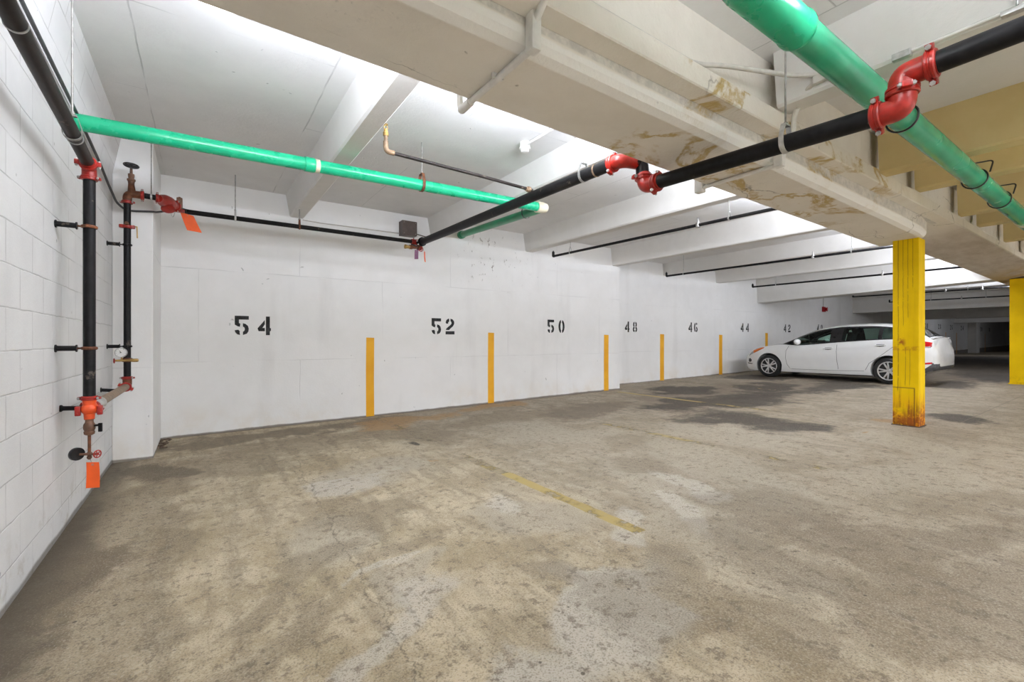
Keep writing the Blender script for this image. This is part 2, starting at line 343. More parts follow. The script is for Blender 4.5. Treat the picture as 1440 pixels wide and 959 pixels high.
M['cable'] = simple('black_cable_sheath', (.05, .05, .052), .5, 0, .25, 18, .1, 60)
M['rubber'] = simple('black_rubber', (.014, .014, .014), .75, 0, .2, 30, .2, 90)
M['dial'] = simple('white_dial', (.80, .80, .78), .35, 0, .03, 8, 0)
M['tag'] = simple('orange_tag', (.90, .115, .010), .5, 0, .06, 12, .1, 30)
M['tagpurple'] = simple('purple_tag', (.16, .045, .11), .5, 0, .25, 30, .1, 30)
M['boxbrown'] = simple('brown_enamel_box', (.085, .062, .052), .42, .1, .2, 12, .12, 40)
M['hornred'] = simple('red_alarm_plastic', (.38, .012, .02), .35, 0, .08, 12, 0)
M['lamp_housing'] = simple('white_lamp_housing', (.8, .8, .79), .45, 0, .04, 10, 0)
M['soil'] = simple('brown_grit', (.085, .055, .035), .95, 0, .4, 60, .6, 120)
# car
M['carwhite'] = simple('white_car_paint', (.80, .805, .80), .16, 0, .012, 6, 0, spec=.5)
M['carwhite'].node_tree.nodes['Principled BSDF'].inputs['Coat Weight'].default_value = .6
M['cartrim'] = simple('black_car_trim', (.010, .010, .011), .3, 0, .1, 12, 0)
M['carvalance'] = simple('charcoal_bumper_plastic', (.055, .055, .058), .6, 0, .1, 30, .1, 120)
M['alloy'] = simple('silver_alloy', (.70, .70, .70), .3, .75, .05, 12, 0)
M['seat'] = simple('black_upholstery', (.018, .016, .018), .8, 0, .2, 40, .2, 120)
M['lampclear'] = simple('clear_lamp_lens', (.42, .44, .46), .08, .3, .03, 9, 0)
M['lampamber'] = simple('amber_lamp_lens', (.62, .14, .02), .12, 0, .06, 20, 0)
M['lampred'] = simple('red_lamp_lens', (.52, .010, .016), .12, 0, .08, 18, 0)
M['plate'] = simple('pale_plate', (.62, .64, .56), .4, 0, .05, 18, 0)
M['seam'] = simple('dark_panel_gap', (.10, .10, .10), .7, 0, .1, 12, 0)
def glass():
    g = NT('green_tinted_glass'); o = g.O()
    tr = g.n('ShaderNodeBsdfTransparent'); gl = g.n('ShaderNodeBsdfGlossy'); mx = g.n('ShaderNodeMixShader'); fr = g.n('ShaderNodeFresnel')
    g.put(tr.inputs['Color'], g.mix(g.noise(o, 2, 2), (.66, .88, .79), (.72, .92, .84))); gl.inputs['Roughness'].default_value = .03; fr.inputs['IOR'].default_value = 1.45
    g.t.links.new(fr.outputs[0], mx.inputs[0]); g.t.links.new(tr.outputs[0], mx.inputs[1]); g.t.links.new(gl.outputs[0], mx.inputs[2])
    g.t.links.new(mx.outputs[0], g.out.inputs[0]); return g.m
M['glass'] = glass()

def emit(name, col, st):
    g = NT(name); e = g.n('ShaderNodeEmission'); e.inputs[0].default_value = (*col, 1); e.inputs[1].default_value = st
    g.t.links.new(e.outputs[0], g.out.inputs[0]); return g.m
M['tube'] = emit('fluorescent_tube_glow', (1, .97, .90), 6.0)

# ------------------------------------------------------------------ mesh helpers
class MB:
    def __init__(s): s.v = []; s.f = []; s.sm = []
    def add(s, vs, fs, smooth=False):
        o = len(s.v); s.v += [tuple(v) for v in vs]
        for f in fs: s.f.append(tuple(o + i for i in f)); s.sm.append(smooth)
        return s
    def box(s, a, b, bev=0.):
        a = V(a); b = V(b); c = (a + b) / 2; h = (b - a) / 2
        return s.obox(c, V((1, 0, 0)), V((0, 1, 0)), V((0, 0, 1)), abs(h.x), abs(h.y), abs(h.z), bev)
    def obox(s, c, ax, ay, az, hx, hy, hz, bev=0.):
        c = V(c); ax, ay, az = V(ax).normalized(), V(ay).normalized(), V(az).normalized()
        bm = bmesh.new(); bmesh.ops.create_cube(bm, size=2)
        for v in bm.verts: v.co = V((v.co.x * hx, v.co.y * hy, v.co.z * hz))
        if bev > 0: bmesh.ops.bevel(bm, geom=bm.edges[:], offset=min(bev, .95 * min(hx, hy, hz)), segments=2, profile=.6, affect='EDGES')
        bm.verts.index_update()
        vs = [c + ax * v.co.x + ay * v.co.y + az * v.co.z for v in bm.verts]
        fs = [tuple(v.index for v in f.verts) for f in bm.faces]
        bm.free(); return s.add(vs, fs, False)
    def lathe(s, p0, axis, prof, seg=20, smooth=True):
        """prof: (distance along axis, radius) list; closed at both ends"""
        p0 = V(p0); ax = V(axis).normalized()
        u = ax.orthogonal().normalized(); w = ax.cross(u)
        vs = []; fs = []; n = len(prof)
        for (t, r) in prof:
            for k in range(seg):
                a = 2 * PI * k / seg
                vs.append(p0 + ax * t + u * (r * math.cos(a)) + w * (r * math.sin(a)))
        for i in range(n - 1):
            for k in range(seg):
                k2 = (k + 1) % seg
                fs.append((i * seg + k, i * seg + k2, (i + 1) * seg + k2, (i + 1) * seg + k))
        s.add(vs, fs, smooth)
        o = len(s.v) - n * seg
        s.f.append(tuple(o + k for k in reversed(range(seg)))); s.sm.append(False)
        s.f.append(tuple(o + (n - 1) * seg + k for k in range(seg))); s.sm.append(False)
        return s
    def cyl(s, p0, p1, r, seg=18, r1=None):
        p0 = V(p0); p1 = V(p1); d = p1 - p0
        return s.lathe(p0, d, [(0, r), (d.length, r if r1 is None else r1)], seg)
    def tube(s, pts, r, seg=14, fillet=0., cap=True):
        pts = [V(p) for p in pts]
        if fillet > 0 and len(pts) > 2:
            out = [pts[0]]
            for i in range(1, len(pts) - 1):
                a, b, c = pts[i - 1], pts[i], pts[i + 1]
                d1 = (a - b); d2 = (c - b)
                k = min(fillet, d1.length * .49, d2.length * .49)
                q0 = b + d1.normalized() * k; q2 = b + d2.normalized() * k
                for j in range(7):
                    t = j / 6; out.append(q0 * (1 - t) ** 2 + b * (2 * t * (1 - t)) + q2 * t * t)
            out.append(pts[-1]); pts = out
        n = len(pts); vs = []; fs = []
        tg = [(pts[min(i + 1, n - 1)] - pts[max(i - 1, 0)]).normalized() for i in range(n)]
        u = tg[0].orthogonal().normalized()
        for i in range(n):
            u = (u - tg[i] * u.dot(tg[i])).normalized(); w = tg[i].cross(u)
            rr = r[i] if isinstance(r, list) else r
            for k in range(seg):
                a = 2 * PI * k / seg; vs.append(pts[i] + u * (rr * math.cos(a)) + w * (rr * math.sin(a)))
        for i in range(n - 1):
            for k in range(seg):
                k2 = (k + 1) % seg
                fs.append((i * seg + k, i * seg + k2, (i + 1) * seg + k2, (i + 1) * seg + k))
        s.add(vs, fs, True)
        if cap:
            o = len(s.v) - n * seg
            s.f.append(tuple(o + k for k in reversed(range(seg)))); s.sm.append(False)
            s.f.append(tuple(o + (n - 1) * seg + k for k in range(seg))); s.sm.append(False)
        return s
    def ring(s, c, axis, R, r, seg=26, sg=8, squash=1.):
        c = V(c); ax = V(axis).normalized(); u = ax.orthogonal().normalized(); w = ax.cross(u)
        vs = []; fs = []
        for i in range(seg):
            a = 2 * PI * i / seg; d = u * math.cos(a) + w * math.sin(a)
            for k in range(sg):
                b = 2 * PI * k / sg
                vs.append(c + d * (R + r * math.cos(b)) + ax * (r * squash * math.sin(b)))
        for i in range(seg):
            i2 = (i + 1) % seg
            for k in range(sg):
                k2 = (k + 1) % sg
                fs.append((i * sg + k, i2 * sg + k, i2 * sg + k2, i * sg + k2))
        return s.add(vs, fs, True)
    def sphere(s, c, r, seg=14, sc=(1, 1, 1)):
        c = V(c); vs = []; fs = []; m = seg // 2
        for i in range(m + 1):
            t = PI * i / m
            for k in range(seg):
                a = 2 * PI * k / seg
                vs.append(c + V((r * sc[0] * math.sin(t) * math.cos(a), r * sc[1] * math.sin(t) * math.sin(a), r * sc[2] * math.cos(t))))
        for i in range(m):
            for k in range(seg):
                k2 = (k + 1) % seg; fs.append((i * seg + k, (i + 1) * seg + k, (i + 1) * seg + k2, i * seg + k2))
        return s.add(vs, fs, True)
    def prism(s, poly, o, ax, ay, depth):
        """extrude a 2-D polygon (any winding) lying on o + x*ax + y*ay by depth vector"""
        o = V(o); ax = V(ax); ay = V(ay); d = V(depth); n = len(poly)
        vs = [o + ax * x + ay * y for x, y in poly]; vs += [v + d for v in vs]
        fs = [tuple(range(n)), tuple(range(2 * n - 1, n - 1, -1))]
        fs += [(i, n + i, n + (i + 1) % n, (i + 1) % n) for i in range(n)]
        return s.add(vs, fs, False)
    def build(s, name, mat, parent=None, off=None):
        me = bpy.data.meshes.new(name)
        o0 = V(off) if off is not None else (V(parent['_w']) if parent is not None and '_w' in parent else V((0, 0, 0)))
        me.from_pydata([tuple(V(v) - o0) for v in s.v], [], s.f)
        bm = bmesh.new(); bm.from_mesh(me)
        bmesh.ops.remove_doubles(bm, verts=bm.verts[:], dist=1e-6)
        bmesh.ops.recalc_face_normals(bm, faces=bm.faces[:])
        bm.to_mesh(me); bm.free()
        if len(me.polygons) == len(s.sm): me.polygons.foreach_set('use_smooth', s.sm)
        elif any(s.sm): me.polygons.foreach_set('use_smooth', [True] * len(me.polygons))
        if any(s.sm):
            try: me.set_sharp_from_angle(angle=math.radians(42))
            except Exception: pass
        ob = bpy.data.objects.new(name, me); C.objects.link(ob)
        for m in (mat if isinstance(mat, (list, tuple)) else [mat]): me.materials.append(m)
        if parent is not None:
            ob.parent = parent
            ob['_w'] = tuple(o0)
        else: ob.location = o0; ob['_w'] = tuple(o0)
        return ob

def tag(o, label=None, cat=None, group=None, kind=None):
    if label: o['label'] = label
    if cat: o['category'] = cat
    if group: o['group'] = group
    if kind: o['kind'] = kind
    return o
def thing(name, loc, label, cat, group=None):
    o = bpy.data.objects.new(name, None); C.objects.link(o); o.location = loc; o['_w'] = tuple(loc)
    o.empty_display_size = .1
    return tag(o, label, cat, group)
def solo(name, mb, mat, loc, label, cat, group=None):
    return tag(mb.build(name, mat, None, loc), label, cat, group)
def struct(name, mb, mat, label=None):
    return tag(mb.build(name, mat, None, (0, 0, 0)), label, None, None, 'structure')

# ------------------------------------------------------------------ the place (x along the numbered wall, y towards it, z up; metres)
XL, Y1, Y2, XS, XE, YB, ZC = -.735, 7.23, 7.87, 7.96, 58., -7., 3.33
SL = .0155
def fz(x): return SL * min(x, 28.)

from mathutils import noise as mnoise
gx = list(np.arange(XL, 15.9, .06)) + list(np.arange(16, 28.1, .4)) + list(np.linspace(29, XE, 12))
gy = list(np.linspace(YB, -.3, 12)) + list(np.arange(-.24, Y2, .06)) + [Y2 + .02]
m = MB(); nx, ny = len(gx), len(gy)
m.add([(x, y, fz(x)) for x in gx for y in gy], [(i * ny + j, (i + 1) * ny + j, (i + 1) * ny + j + 1, i * ny + j + 1) for i in range(nx - 1) for j in range(ny - 1)])
floor = struct('floor', m, M['floor'])
pts = np.array([(x, y) for x in gx for y in gy])
wv = np.array([[sum(.45 / 2 ** k * mnoise.noise(V((x * f + o_, y * f, 3.1 * k))) for k, f in enumerate((.9, 1.8, 3.6, 7.2))) for o_ in (0., 31.7)] for x, y in pts])
pts = pts + wv
fields = []
for lst in STAINS:
    r = np.full(len(pts), 9.)
    for cx, cy, rx_, ry_, a_ in lst:
        d = pts - (cx, cy); u = (d[:, 0] * math.cos(a_) + d[:, 1] * math.sin(a_)) / rx_; w_ = (-d[:, 0] * math.sin(a_) + d[:, 1] * math.cos(a_)) / ry_
        r = np.minimum(r, np.sqrt(u * u + w_ * w_))
    fields.append(np.minimum(r, 4.))
while len(fields) % 3: fields.append(np.full(len(pts), 4.))
for k in range(0, len(fields), 3):
    at = floor.data.attributes.new('stain_%d' % (k // 3), 'FLOAT_VECTOR', 'POINT')
    at.data.foreach_set('vector', np.stack(fields[k:k + 3], 1).astype(np.float32).ravel())
struct('ceiling', MB().box((XL - .2, YB, ZC), (XE, Y2 + .3, ZC + .25)), M['ceil'])
# block wall, leaning in a little over its top courses
m = MB(); prof = [(XL, -.3), (XL, 2.9), (XL + .075, ZC), (XL - .25, ZC), (XL - .25, -.3)]
m.prism(prof, (0, YB, 0), (1, 0, 0), (0, 0, 1), (0, Y1 - YB, 0)); struct('wall_left', m, M['block'])
m = MB()
m.prism([(XL - .2, Y1), (XS, Y1), (XS, Y2), (XE, Y2), (XE, Y2 + .3), (XL - .2, Y2 + .3)], (0, 0, -.3), (1, 0, 0), (0, 1, 0), (0, 0, ZC + .3))
struct('wall_back', m, M['wall'])
struct('wall_front', MB().box((XL - .2, YB - .25, -.3), (XE, YB, ZC)), M['wall'])
struct('wall_right', MB().box((XE, YB, -.3), (XE + .25, Y2 + .3, ZC)), M['wall'])
# pilaster in the corner and a distant one
m = MB(); m.obox(((XL - .405) / 2, (6.10 + Y1) / 2, ZC / 2 - .05), (1, 0, 0), (0, 1, 0), (0, 0, 1), (-.405 - XL) / 2, (Y1 - 6.10) / 2, ZC / 2 + .05, .012)
struct('trim_1', m, M['wall'])
struct('trim_2', MB().box((42.4, 7.45, .3), (43.25, Y2, ZC), .02), M['joist'])

# main girder: lofted cross-sections along x
def loft(secs):
    mb = MB(); n = len(secs[0][1]); vs = []; fs = []
    for X, pr in secs: vs += [(X, y, z) for y, z in pr]
    for i in range(len(secs) - 1):
        for k in range(n):
            k2 = (k + 1) % n; fs.append((i * n + k, i * n + k2, (i + 1) * n + k2, (i + 1) * n + k))
    fs.append(tuple(range(n))); fs.append(tuple((len(secs) - 1) * n + k for k in range(n)))
    return mb.add(vs, fs)
secs = []
for X in (XL, 2, 5, 7.9, 9, 12, 15.2, 20, 28):
    zn = 2.80 - .0015 * X; zf = 2.715 - .004 * X - (.03 if 14 < X else 0); lt = 2.945 - .003 * X
    secs.append((X, [(1.735, ZC), (1.735, lt + .008), (1.662, lt), (1.655, lt - .01), (1.655, zn + .008), (1.662, zn), (2.36, zf), (2.38, zf + .02), (2.38, ZC)]))
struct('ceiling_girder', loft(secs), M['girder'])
secs = []
for X, k in ((XL, 0), (1, 0), (2.2, 0), (3.6, 0), (5.2, 0), (6.6, 0), (7.4, .01), (7.75, .05), (7.92, .12), (8.0, .22)):
    zs = 2.675 - SL * X + k * .12
    secs.append((X, [(1.77 + k, 2.84), (1.77 + k, zs + .075), (1.776 + k, zs + .05), (1.80 + k, zs + .018), (1.85 + k, zs), (2.35, zs), (2.378, zs + .02), (2.379, 2.75)]))
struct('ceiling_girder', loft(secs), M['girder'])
# cross girders
def cross(X, w, zw, zi):
    mb = MB(); y0, y1 = 2.38, Y2
    mb.add([(X, y0, zi), (X + w, y0, zi), (X + w, y1, zw), (X, y1, zw), (X - .06, y0, ZC), (X + w + .06, y0, ZC), (X + w + .06, y1, ZC), (X - .06, y1, ZC)],
           [(0, 1, 2, 3), (0, 4, 5, 1), (1, 5, 6, 2), (2, 6, 7, 3), (3, 7, 4, 0), (4, 7, 6, 5)])
    mb.box((X - .09, y0, 3.02), (X + w + .09, y1, ZC), .015)
    struct('ceiling_girder', mb, M['joist'])
cross(15.3, .62, 2.50, 2.67); cross(23.2, .62, 2.44, 2.44); cross(31.1, .62, 2.36, 2.36); cross(39., .62, 2.36, 2.36)
def joist(X, w, y0, y1, zb0, zb1, mt='joist'):
    """stem with its foot at X..X+w, flaring upwards; zb at y0 and y1"""
    mb = MB(); b = .018
    def pr(zb): return [(X - .05, ZC), (X, zb + b), (X + b, zb), (X + w - b, zb), (X + w, zb + b), (X + w + .05, ZC)]
    A, B = pr(zb0), pr(zb1); n = 6
    vs = [(x, y0, z) for x, z in A] + [(x, y1, z) for x, z in B]
    fs = [(k, (k + 1) % n, n + (k + 1) % n, n + k) for k in range(n)] + [tuple(range(n)), tuple(range(n, 2 * n))]
    mb.add(vs, fs); struct('ceiling_joist', mb, M[mt])
for X, zb in ((1.07, 3.02), (3.26, 3.04), (5.28, 2.99), (7.72, 2.935)): joist(X, .19, 2.375, Y1, zb - .02, zb)
for X, zb in ((10.4, 3.0), (12.9, 2.99), (17.9, 2.98), (20.5, 2.97), (25.8, 2.95), (28.4, 2.95)): joist(X, .2, 2.375, Y2, zb, zb)
for X, zb in ((1.4, 2.95), (3.5, 2.945), (5.55, 2.89), (6.64, 2.935), (8.43, 2.93), (9.45, 2.93), (11.3, 2.93), (13.2, 2.93), (15.3, 2.93), (17.4, 2.9), (20, 2.9)):
    joist(X, .2, YB, 1.66, zb, zb, 'joist' if X < 4 else 'joist_tan')

# ------------------------------------------------------------------ yellow columns
t = thing('column', (7.75, 2.0, fz(7.75)), 'rust-stained yellow square column standing in front of the white car', 'column')
m = MB(); m.box((7.62, 1.865, fz(7.75) - .01), (7.88, 2.135, 2.565), .008); m.build('shaft', M['column_worn'], t)
m = MB(); m.box((7.612, 1.905, fz(7.7) + .02), (7.622, 2.105, .62), .003); tag(m.build('patch_plate', M['column_worn'], t), 'riveted repair plate at the column foot')
m = MB(); m.prism([(7.60, 1.85), (7.75, 1.84), (7.89, 1.85), (7.90, 2.0), (7.89, 2.145), (7.74, 2.15), (7.605, 2.145), (7.59, 2.0)], (0, 0, fz(7.75) - .005), (1, 0, 0), (0, 1, 0), (0, 0, .012)); m.build('grout_pad', M['soil'], t)
t = thing('column', (15.6, 2.03, fz(15.6)), 'clean yellow square column cut off by the right edge', 'column')
m = MB(); m.box((15.42, 1.76, fz(15.6) - .01), (15.85, 2.17, 2.66), .01); m.build('shaft', M['column'], t)
m = MB(); m.box((15.40, 1.74, fz(15.6) - .01), (15.87, 2.19, fz(15.6) + .02), .006); m.build('base_strip', M['column'], t)

# ------------------------------------------------------------------ stencilled bay numbers and stripes on the wall
def arc(cx, cy, rx, ry, th, a0, a1, n=9):
    o = [(cx + rx * math.cos(math.radians(a0 + (a1 - a0) * i / n)), cy + ry * math.sin(math.radians(a0 + (a1 - a0) * i / n))) for i in range(n + 1)]
    i_ = [(cx + (rx - th) * math.cos(math.radians(a0 + (a1 - a0) * i / n)), cy + (ry - th) * math.sin(math.radians(a0 + (a1 - a0) * i / n))) for i in range(n + 1)]
    return o + i_[::-1]
T = .30   # stroke, in units of a 1-wide x 1.45-high cell
G = {
 '5': [[(0, 1.45), (1, 1.45), (1, 1.17), (.30, 1.17), (.30, .90), (.40, .86), (.36, .62), (.20, .66), (0, .78)],
       [(.58, .90), (.78, .84), (.94, .70), (1, .48), (.97, .27), (.86, .10), (.58, 0), (.58, .25), (.68, .32), (.72, .46), (.68, .58), (.58, .64)],
       [(0, .36), (.04, .20), (.18, .05), (.38, 0), (.34, .20), (.37, .26), (.26, .40)]],
 '4': [[(.54, 1.18), (.54, .84), (.36, .56), (.54, .56), (.54, .30), (.08, .30), (0, .52)], [(.62, 1.45), (.92, 1.45), (.92, .56), (1.0, .54), (1.0, .36), (.92, .28), (.92, 0), (.62, 0)]],
 '2': [[(.02, 1.08), (.10, 1.30), (.28, 1.43), (.40, 1.45), (.42, 1.20), (.30, 1.10), (.30, .98), (.10, .98)],
       [(.56, 1.45), (.80, 1.38), (.95, 1.22), (.98, 1.02), (.86, .78), (.50, .50), (.40, .40), (.04, .40), (.12, .56), (.58, .88), (.68, 1.02), (.64, 1.16), (.56, 1.22)],
       [(.02, .28), (1, .30), (1, 0), (.02, 0)]],
 '0': [arc(.44, .725, .42, .725, T, 96, 264), arc(.56, .725, .42, .725, T, -84, 84)],
 '8': [arc(.44, 1.07, .36, .38, .26, 98, 250), arc(.56, 1.07, .36, .38, .26, -70, 82), arc(.44, .40, .42, .40, .27, 100, 262), arc(.56, .40, .42, .40, .27, -82, 80)],
 '6': [arc(.44, .725, .42, .725, T, 100, 262), arc(.56, .42, .42, .42, .27, -82, 82), arc(.56, 1.0, .40, .45, .27, 28, 82)],
 '3': [arc(.50, 1.07, .46, .38, .27, -60, 70), arc(.50, .40, .48, .40, .27, -70, 75), arc(.44, 1.07, .42, .38, .27, 110, 165), arc(.44, .40, .42, .40, .27, 195, 250)],
 '1': [[(.36, 1.45), (.66, 1.45), (.66, .78), (.36, .78)], [(.36, .66), (.66, .66), (.66, 0), (.36, 0)], [(.10, 1.16), (.28, 1.30), (.28, 1.02), (.10, .98)]],
}
def number(txt, x0, x1, zb, h, Y, label, group='stencilled bay numbers'):
    t = thing('bay_number', ((x0 + x1) / 2, Y, zb), label, 'number', group)
    w = h / 1.45 * .92
    for ch, xa in ((txt[0], x0), (txt[1], x1 - w)):
        mb = MB()
        for poly in G[ch]:
            mb.prism([(px * w, py * h / 1.45) for px, py in poly], (xa, Y + .001, zb), (1, 0, 0), (0, 0, 1), (0, -.0035, 0))
        mb.build('digit', M['stencil'], t)
for txt, a, b, zb, h, Y, lb in (
    ('54', .391, .829, 1.312, .262, Y1, 'black stencilled number 54, largest, on the white wall nearest the corner'),
    ('52', 3.285, 3.722, 1.346, .278, Y1, 'black stencilled number 52 between the first two yellow wall stripes'),
    ('50', 5.837, 6.295, 1.396, .270, Y1, 'black stencilled number 50 just before the step in the wall'),
    ('48', 8.852, 9.322, 1.455, .270, Y2, 'black stencilled number 48 just past the step in the wall'),
    ('46', 11.507, 11.952, 1.484, .280, Y2, 'black stencilled number 46 on the set-back white wall'),
    ('44', 14.27, 14.76, 1.526, .274, Y2, 'black stencilled number 44 above and left of the car bonnet'),
    ('42', 17.10, 17.60, 1.546, .278, Y2, 'black stencilled number 42 above the car windscreen'),
    ('40', 19.75, 20.25, 1.60, .275, Y2, 'black stencilled number 40 half hidden behind the car roof'),
    ('30', 33.2, 33.75, 1.93, .30, Y2, 'dim stencilled number 30 at the edge of the rusty yellow column'),
    ('28', 35.7, 36.25, 1.93, .30, Y2, 'dim stencilled number 28 in the dark end, above the car boot'),
    ('26', 38.2, 38.75, 1.93, .30, Y2, 'dim stencilled number 26 in the dark end, second right of the car boot'),
    ('24', 40.7, 41.3, 1.93, .30, Y2, 'dim stencilled number 24 just left of the far grey pilaster'),
    ('22', 43.5, 44.0, 1.93, .30, Y2, 'dim stencilled number 22 just right of the far grey pilaster'),
    ('20', 45.9, 46.45, 1.93, .30, Y2, 'dim stencilled number 20, second right of the far grey pilaster'),
    ('18', 48.3, 48.85, 1.93, .30, Y2, 'dim stencilled number 18, farthest legible one before the second column')):
    number(txt, a, b, zb, h, Y, lb)
for x, w, zt, Y, lb in (
    (2.23, .128, 1.281, Y1, 'yellow painted wall stripe between numbers 54 and 52'),
    (4.485, .132, 1.383, Y1, 'yellow painted wall stripe between numbers 52 and 50'),
    (7.526, .145, 1.366, Y1, 'yellow painted wall stripe right of number 50, beside the step in the wall'),
    (10.33, .17, 1.413, Y2, 'yellow painted wall stripe between numbers 48 and 46'),
    (13.14, .18, 1.415, Y2, 'yellow painted wall stripe between numbers 46 and 44'),
    (15.9, .17, 1.50, Y2, 'yellow painted wall stripe rising behind the car bonnet between 44 and 42'),
    (34.65, .12, 1.75, Y2, 'dim wall stripe in the dark end, just right of number 30'),
    (37.25, .12, 1.75, Y2, 'dim wall stripe in the dark end between numbers 28 and 26'),
    (39.65, .12, 1.75, Y2, 'dim wall stripe in the dark end between numbers 26 and 24'),
    (44.98, .12, 1.75, Y2, 'dim wall stripe in the dark end between numbers 22 and 20'),
    (47.3, .12, 1.75, Y2, 'dim wall stripe in the dark end between numbers 20 and 18')):
    mb = MB(); z0 = fz(x)
    mb.prism([(-w / 2, z0), (w / 2, z0 + .001), (w / 2 - .004, zt * .5), (w / 2, zt), (-w / 2 + .003, zt + .004), (-w / 2 - .003, zt * .6)], (x, Y + .001, 0), (1, 0, 0), (0, 0, 1), (0, -.0035, 0))
    solo('wall_stripe', mb, M['stripe'], (x, Y, z0), lb, 'painted stripe', 'yellow stripes on the wall')
# floor bay lines
def floor_line(x, ya, yb, w, mat, lb, dx=0.):
    mb = MB(); n = 24; vs = []; fs = []
    for i in range(n + 1):
        y = ya + (yb - ya) * i / n; xc = x + dx * i / n
        j = [(random.random() - .5) * .012 for _ in range(2)]
        a, b = xc - w / 2 + j[0], xc + w / 2 + j[1]
        vs += [(a, y, fz(a) + .0015), (b, y, fz(b) + .0015)]
    fs = [(2 * i, 2 * i + 1, 2 * i + 3, 2 * i + 2) for i in range(n)]
    mb.add(vs, fs); solo('floor_line', mb, mat, (x, (ya + yb) / 2, fz(x)), lb, 'painted line', 'yellow bay lines on the floor')
floor_line(2.275, 1.89, 3.42, .10, M['line'], 'yellow floor line, nearest and brightest, ending mid floor')
floor_line(2.26, 3.42, 7.1, .10, M['linefaint'], 'faded yellow floor line running out from the stripe beside number 52')
floor_line(4.67, 1.75, 6.9, .10, M['linefaint'], 'faded yellow floor line across the pale middle of the floor')
floor_line(7.50, 2.9, 6.9, .11, M['line'], 'yellow floor line passing the dark oil stains left of the rusty column', .04)
floor_line(10.35, 2.4, 7.4, .11, M['linefaint'], 'faded yellow floor line just in front of the car', .02)
m = MB()
for k in range(26):
    a = random.random(); m.sphere((-.40 + .10 * random.random(), 6.62 + .56 * a, fz(-.4) + .004), .012 + .02 * random.random(), 8, (1, 1, .5))
tag(m.build('dirt_pile', M['soil'], None, (-.35, 6.9, 0)), 'dark grit gathered in the corner beside the pilaster foot', 'dirt', None, 'stuff')

# ------------------------------------------------------------------ pipe fittings
def coupling(parent, c, axis, r, mat, ear=None, name='coupling', wid=None):
    """grooved two-bolt coupling round a pipe of radius r"""
    ax = V(axis).normalized(); wd = wid or r * .85; R = r * 1.36; c = V(c)
    mb = MB(); mb.lathe(c - ax * wd / 2, ax, [(0, r * 1.02), (0, R * .93), (wd * .12, R), (wd * .36, R), (wd * .42, R * .94), (wd * .58, R * .94), (wd * .64, R), (wd * .88, R), (wd, R * .93), (wd, r * 1.02)], 22)
    e = V(ear) if ear is not None else ax.orthogonal()
    e = (e - ax * e.dot(ax)).normalized(); q = ax.cross(e)
    for sgn in (1, -1): mb.obox(c + e * sgn * (R + r * .2), e, ax, q, r * .30, wd * .33, r * .42, r * .08)
    o = mb.build(name, mat, parent)
    for sgn in (1, -1):
        b = MB(); pc = c + e * sgn * (R + r * .24)
        b.cyl(pc - q * r * .72, pc + q * r * .72, r * .13, 8); b.lathe(pc + q * r * .42, q, [(0, r * .24), (r * .2, r * .24)], 6); b.lathe(pc - q * r * .62, q, [(0, r * .24), (r * .2, r * .24)], 6)
        b.build('bolt', M['steel'], o)
    return o
def handwheel(parent, c, axis, R, mat, solid=False, name='handwheel'):
    ax = V(axis).normalized(); c = V(c); u = ax.orthogonal().normalized(); w = ax.cross(u); mb = MB()
    mb.ring(c, ax, R, R * .15, 22, 8)
    for k in range(5):
        a = 2 * PI * k / 5; d = u * math.cos(a) + w * math.sin(a); mb.cyl(c, c + d * R, R * .12, 8)
    mb.lathe(c - ax * R * .25, ax, [(0, R * .26), (R * .5, R * .26)], 10)
    if solid: mb.lathe(c - ax * R * .1, ax, [(0, R * .3), (R * .06, R * .97), (R * .12, R * .97), (R * .2, R * .3)], 22)
    return mb.build(name, mat, parent)
def gauge(parent, c, axis, R, casemat, face=True):
    ax = V(axis).normalized(); c = V(c); mb = MB()
    mb.lathe(c, ax, [(0, R * .8), (0, R * .96), (R * .1, R), (R * .55, R), (R * .62, R * .95), (R * .62, R * .86), (R * .52, R * .84)], 26)
    g = mb.build('pressure_gauge', casemat, parent)
    if face:
        b = MB(); b.lathe(c + ax * R * .52, ax, [(0, R * .84), (R * .02, R * .84)], 26); b.build('dial', M['dial'], g)
        u = V((0, 0, 1)); u = (u - ax * u.dot(ax)).normalized(); w = ax.cross(u)
        b = MB()
        for d, L in ((-u * .3 + w, .22), (w * .5 + u, .42)): b.cyl(c + ax * R * .56, c + ax * R * .56 + d.normalized() * R * L, R * .05, 6)
        b.lathe(c + ax * R * .54, ax, [(0, R * .1), (R * .05, R * .1)], 10)
        for k in range(9):
            a = math.radians(225 - 270 * k / 8); d = u * math.sin(a) + w * math.cos(a); b.cyl(c + ax * R * .545 + d * R * .66, c + ax * R * .545 + d * R * .78, R * .025, 5)
        b.build('needle', M['stencil'], g)
    return g
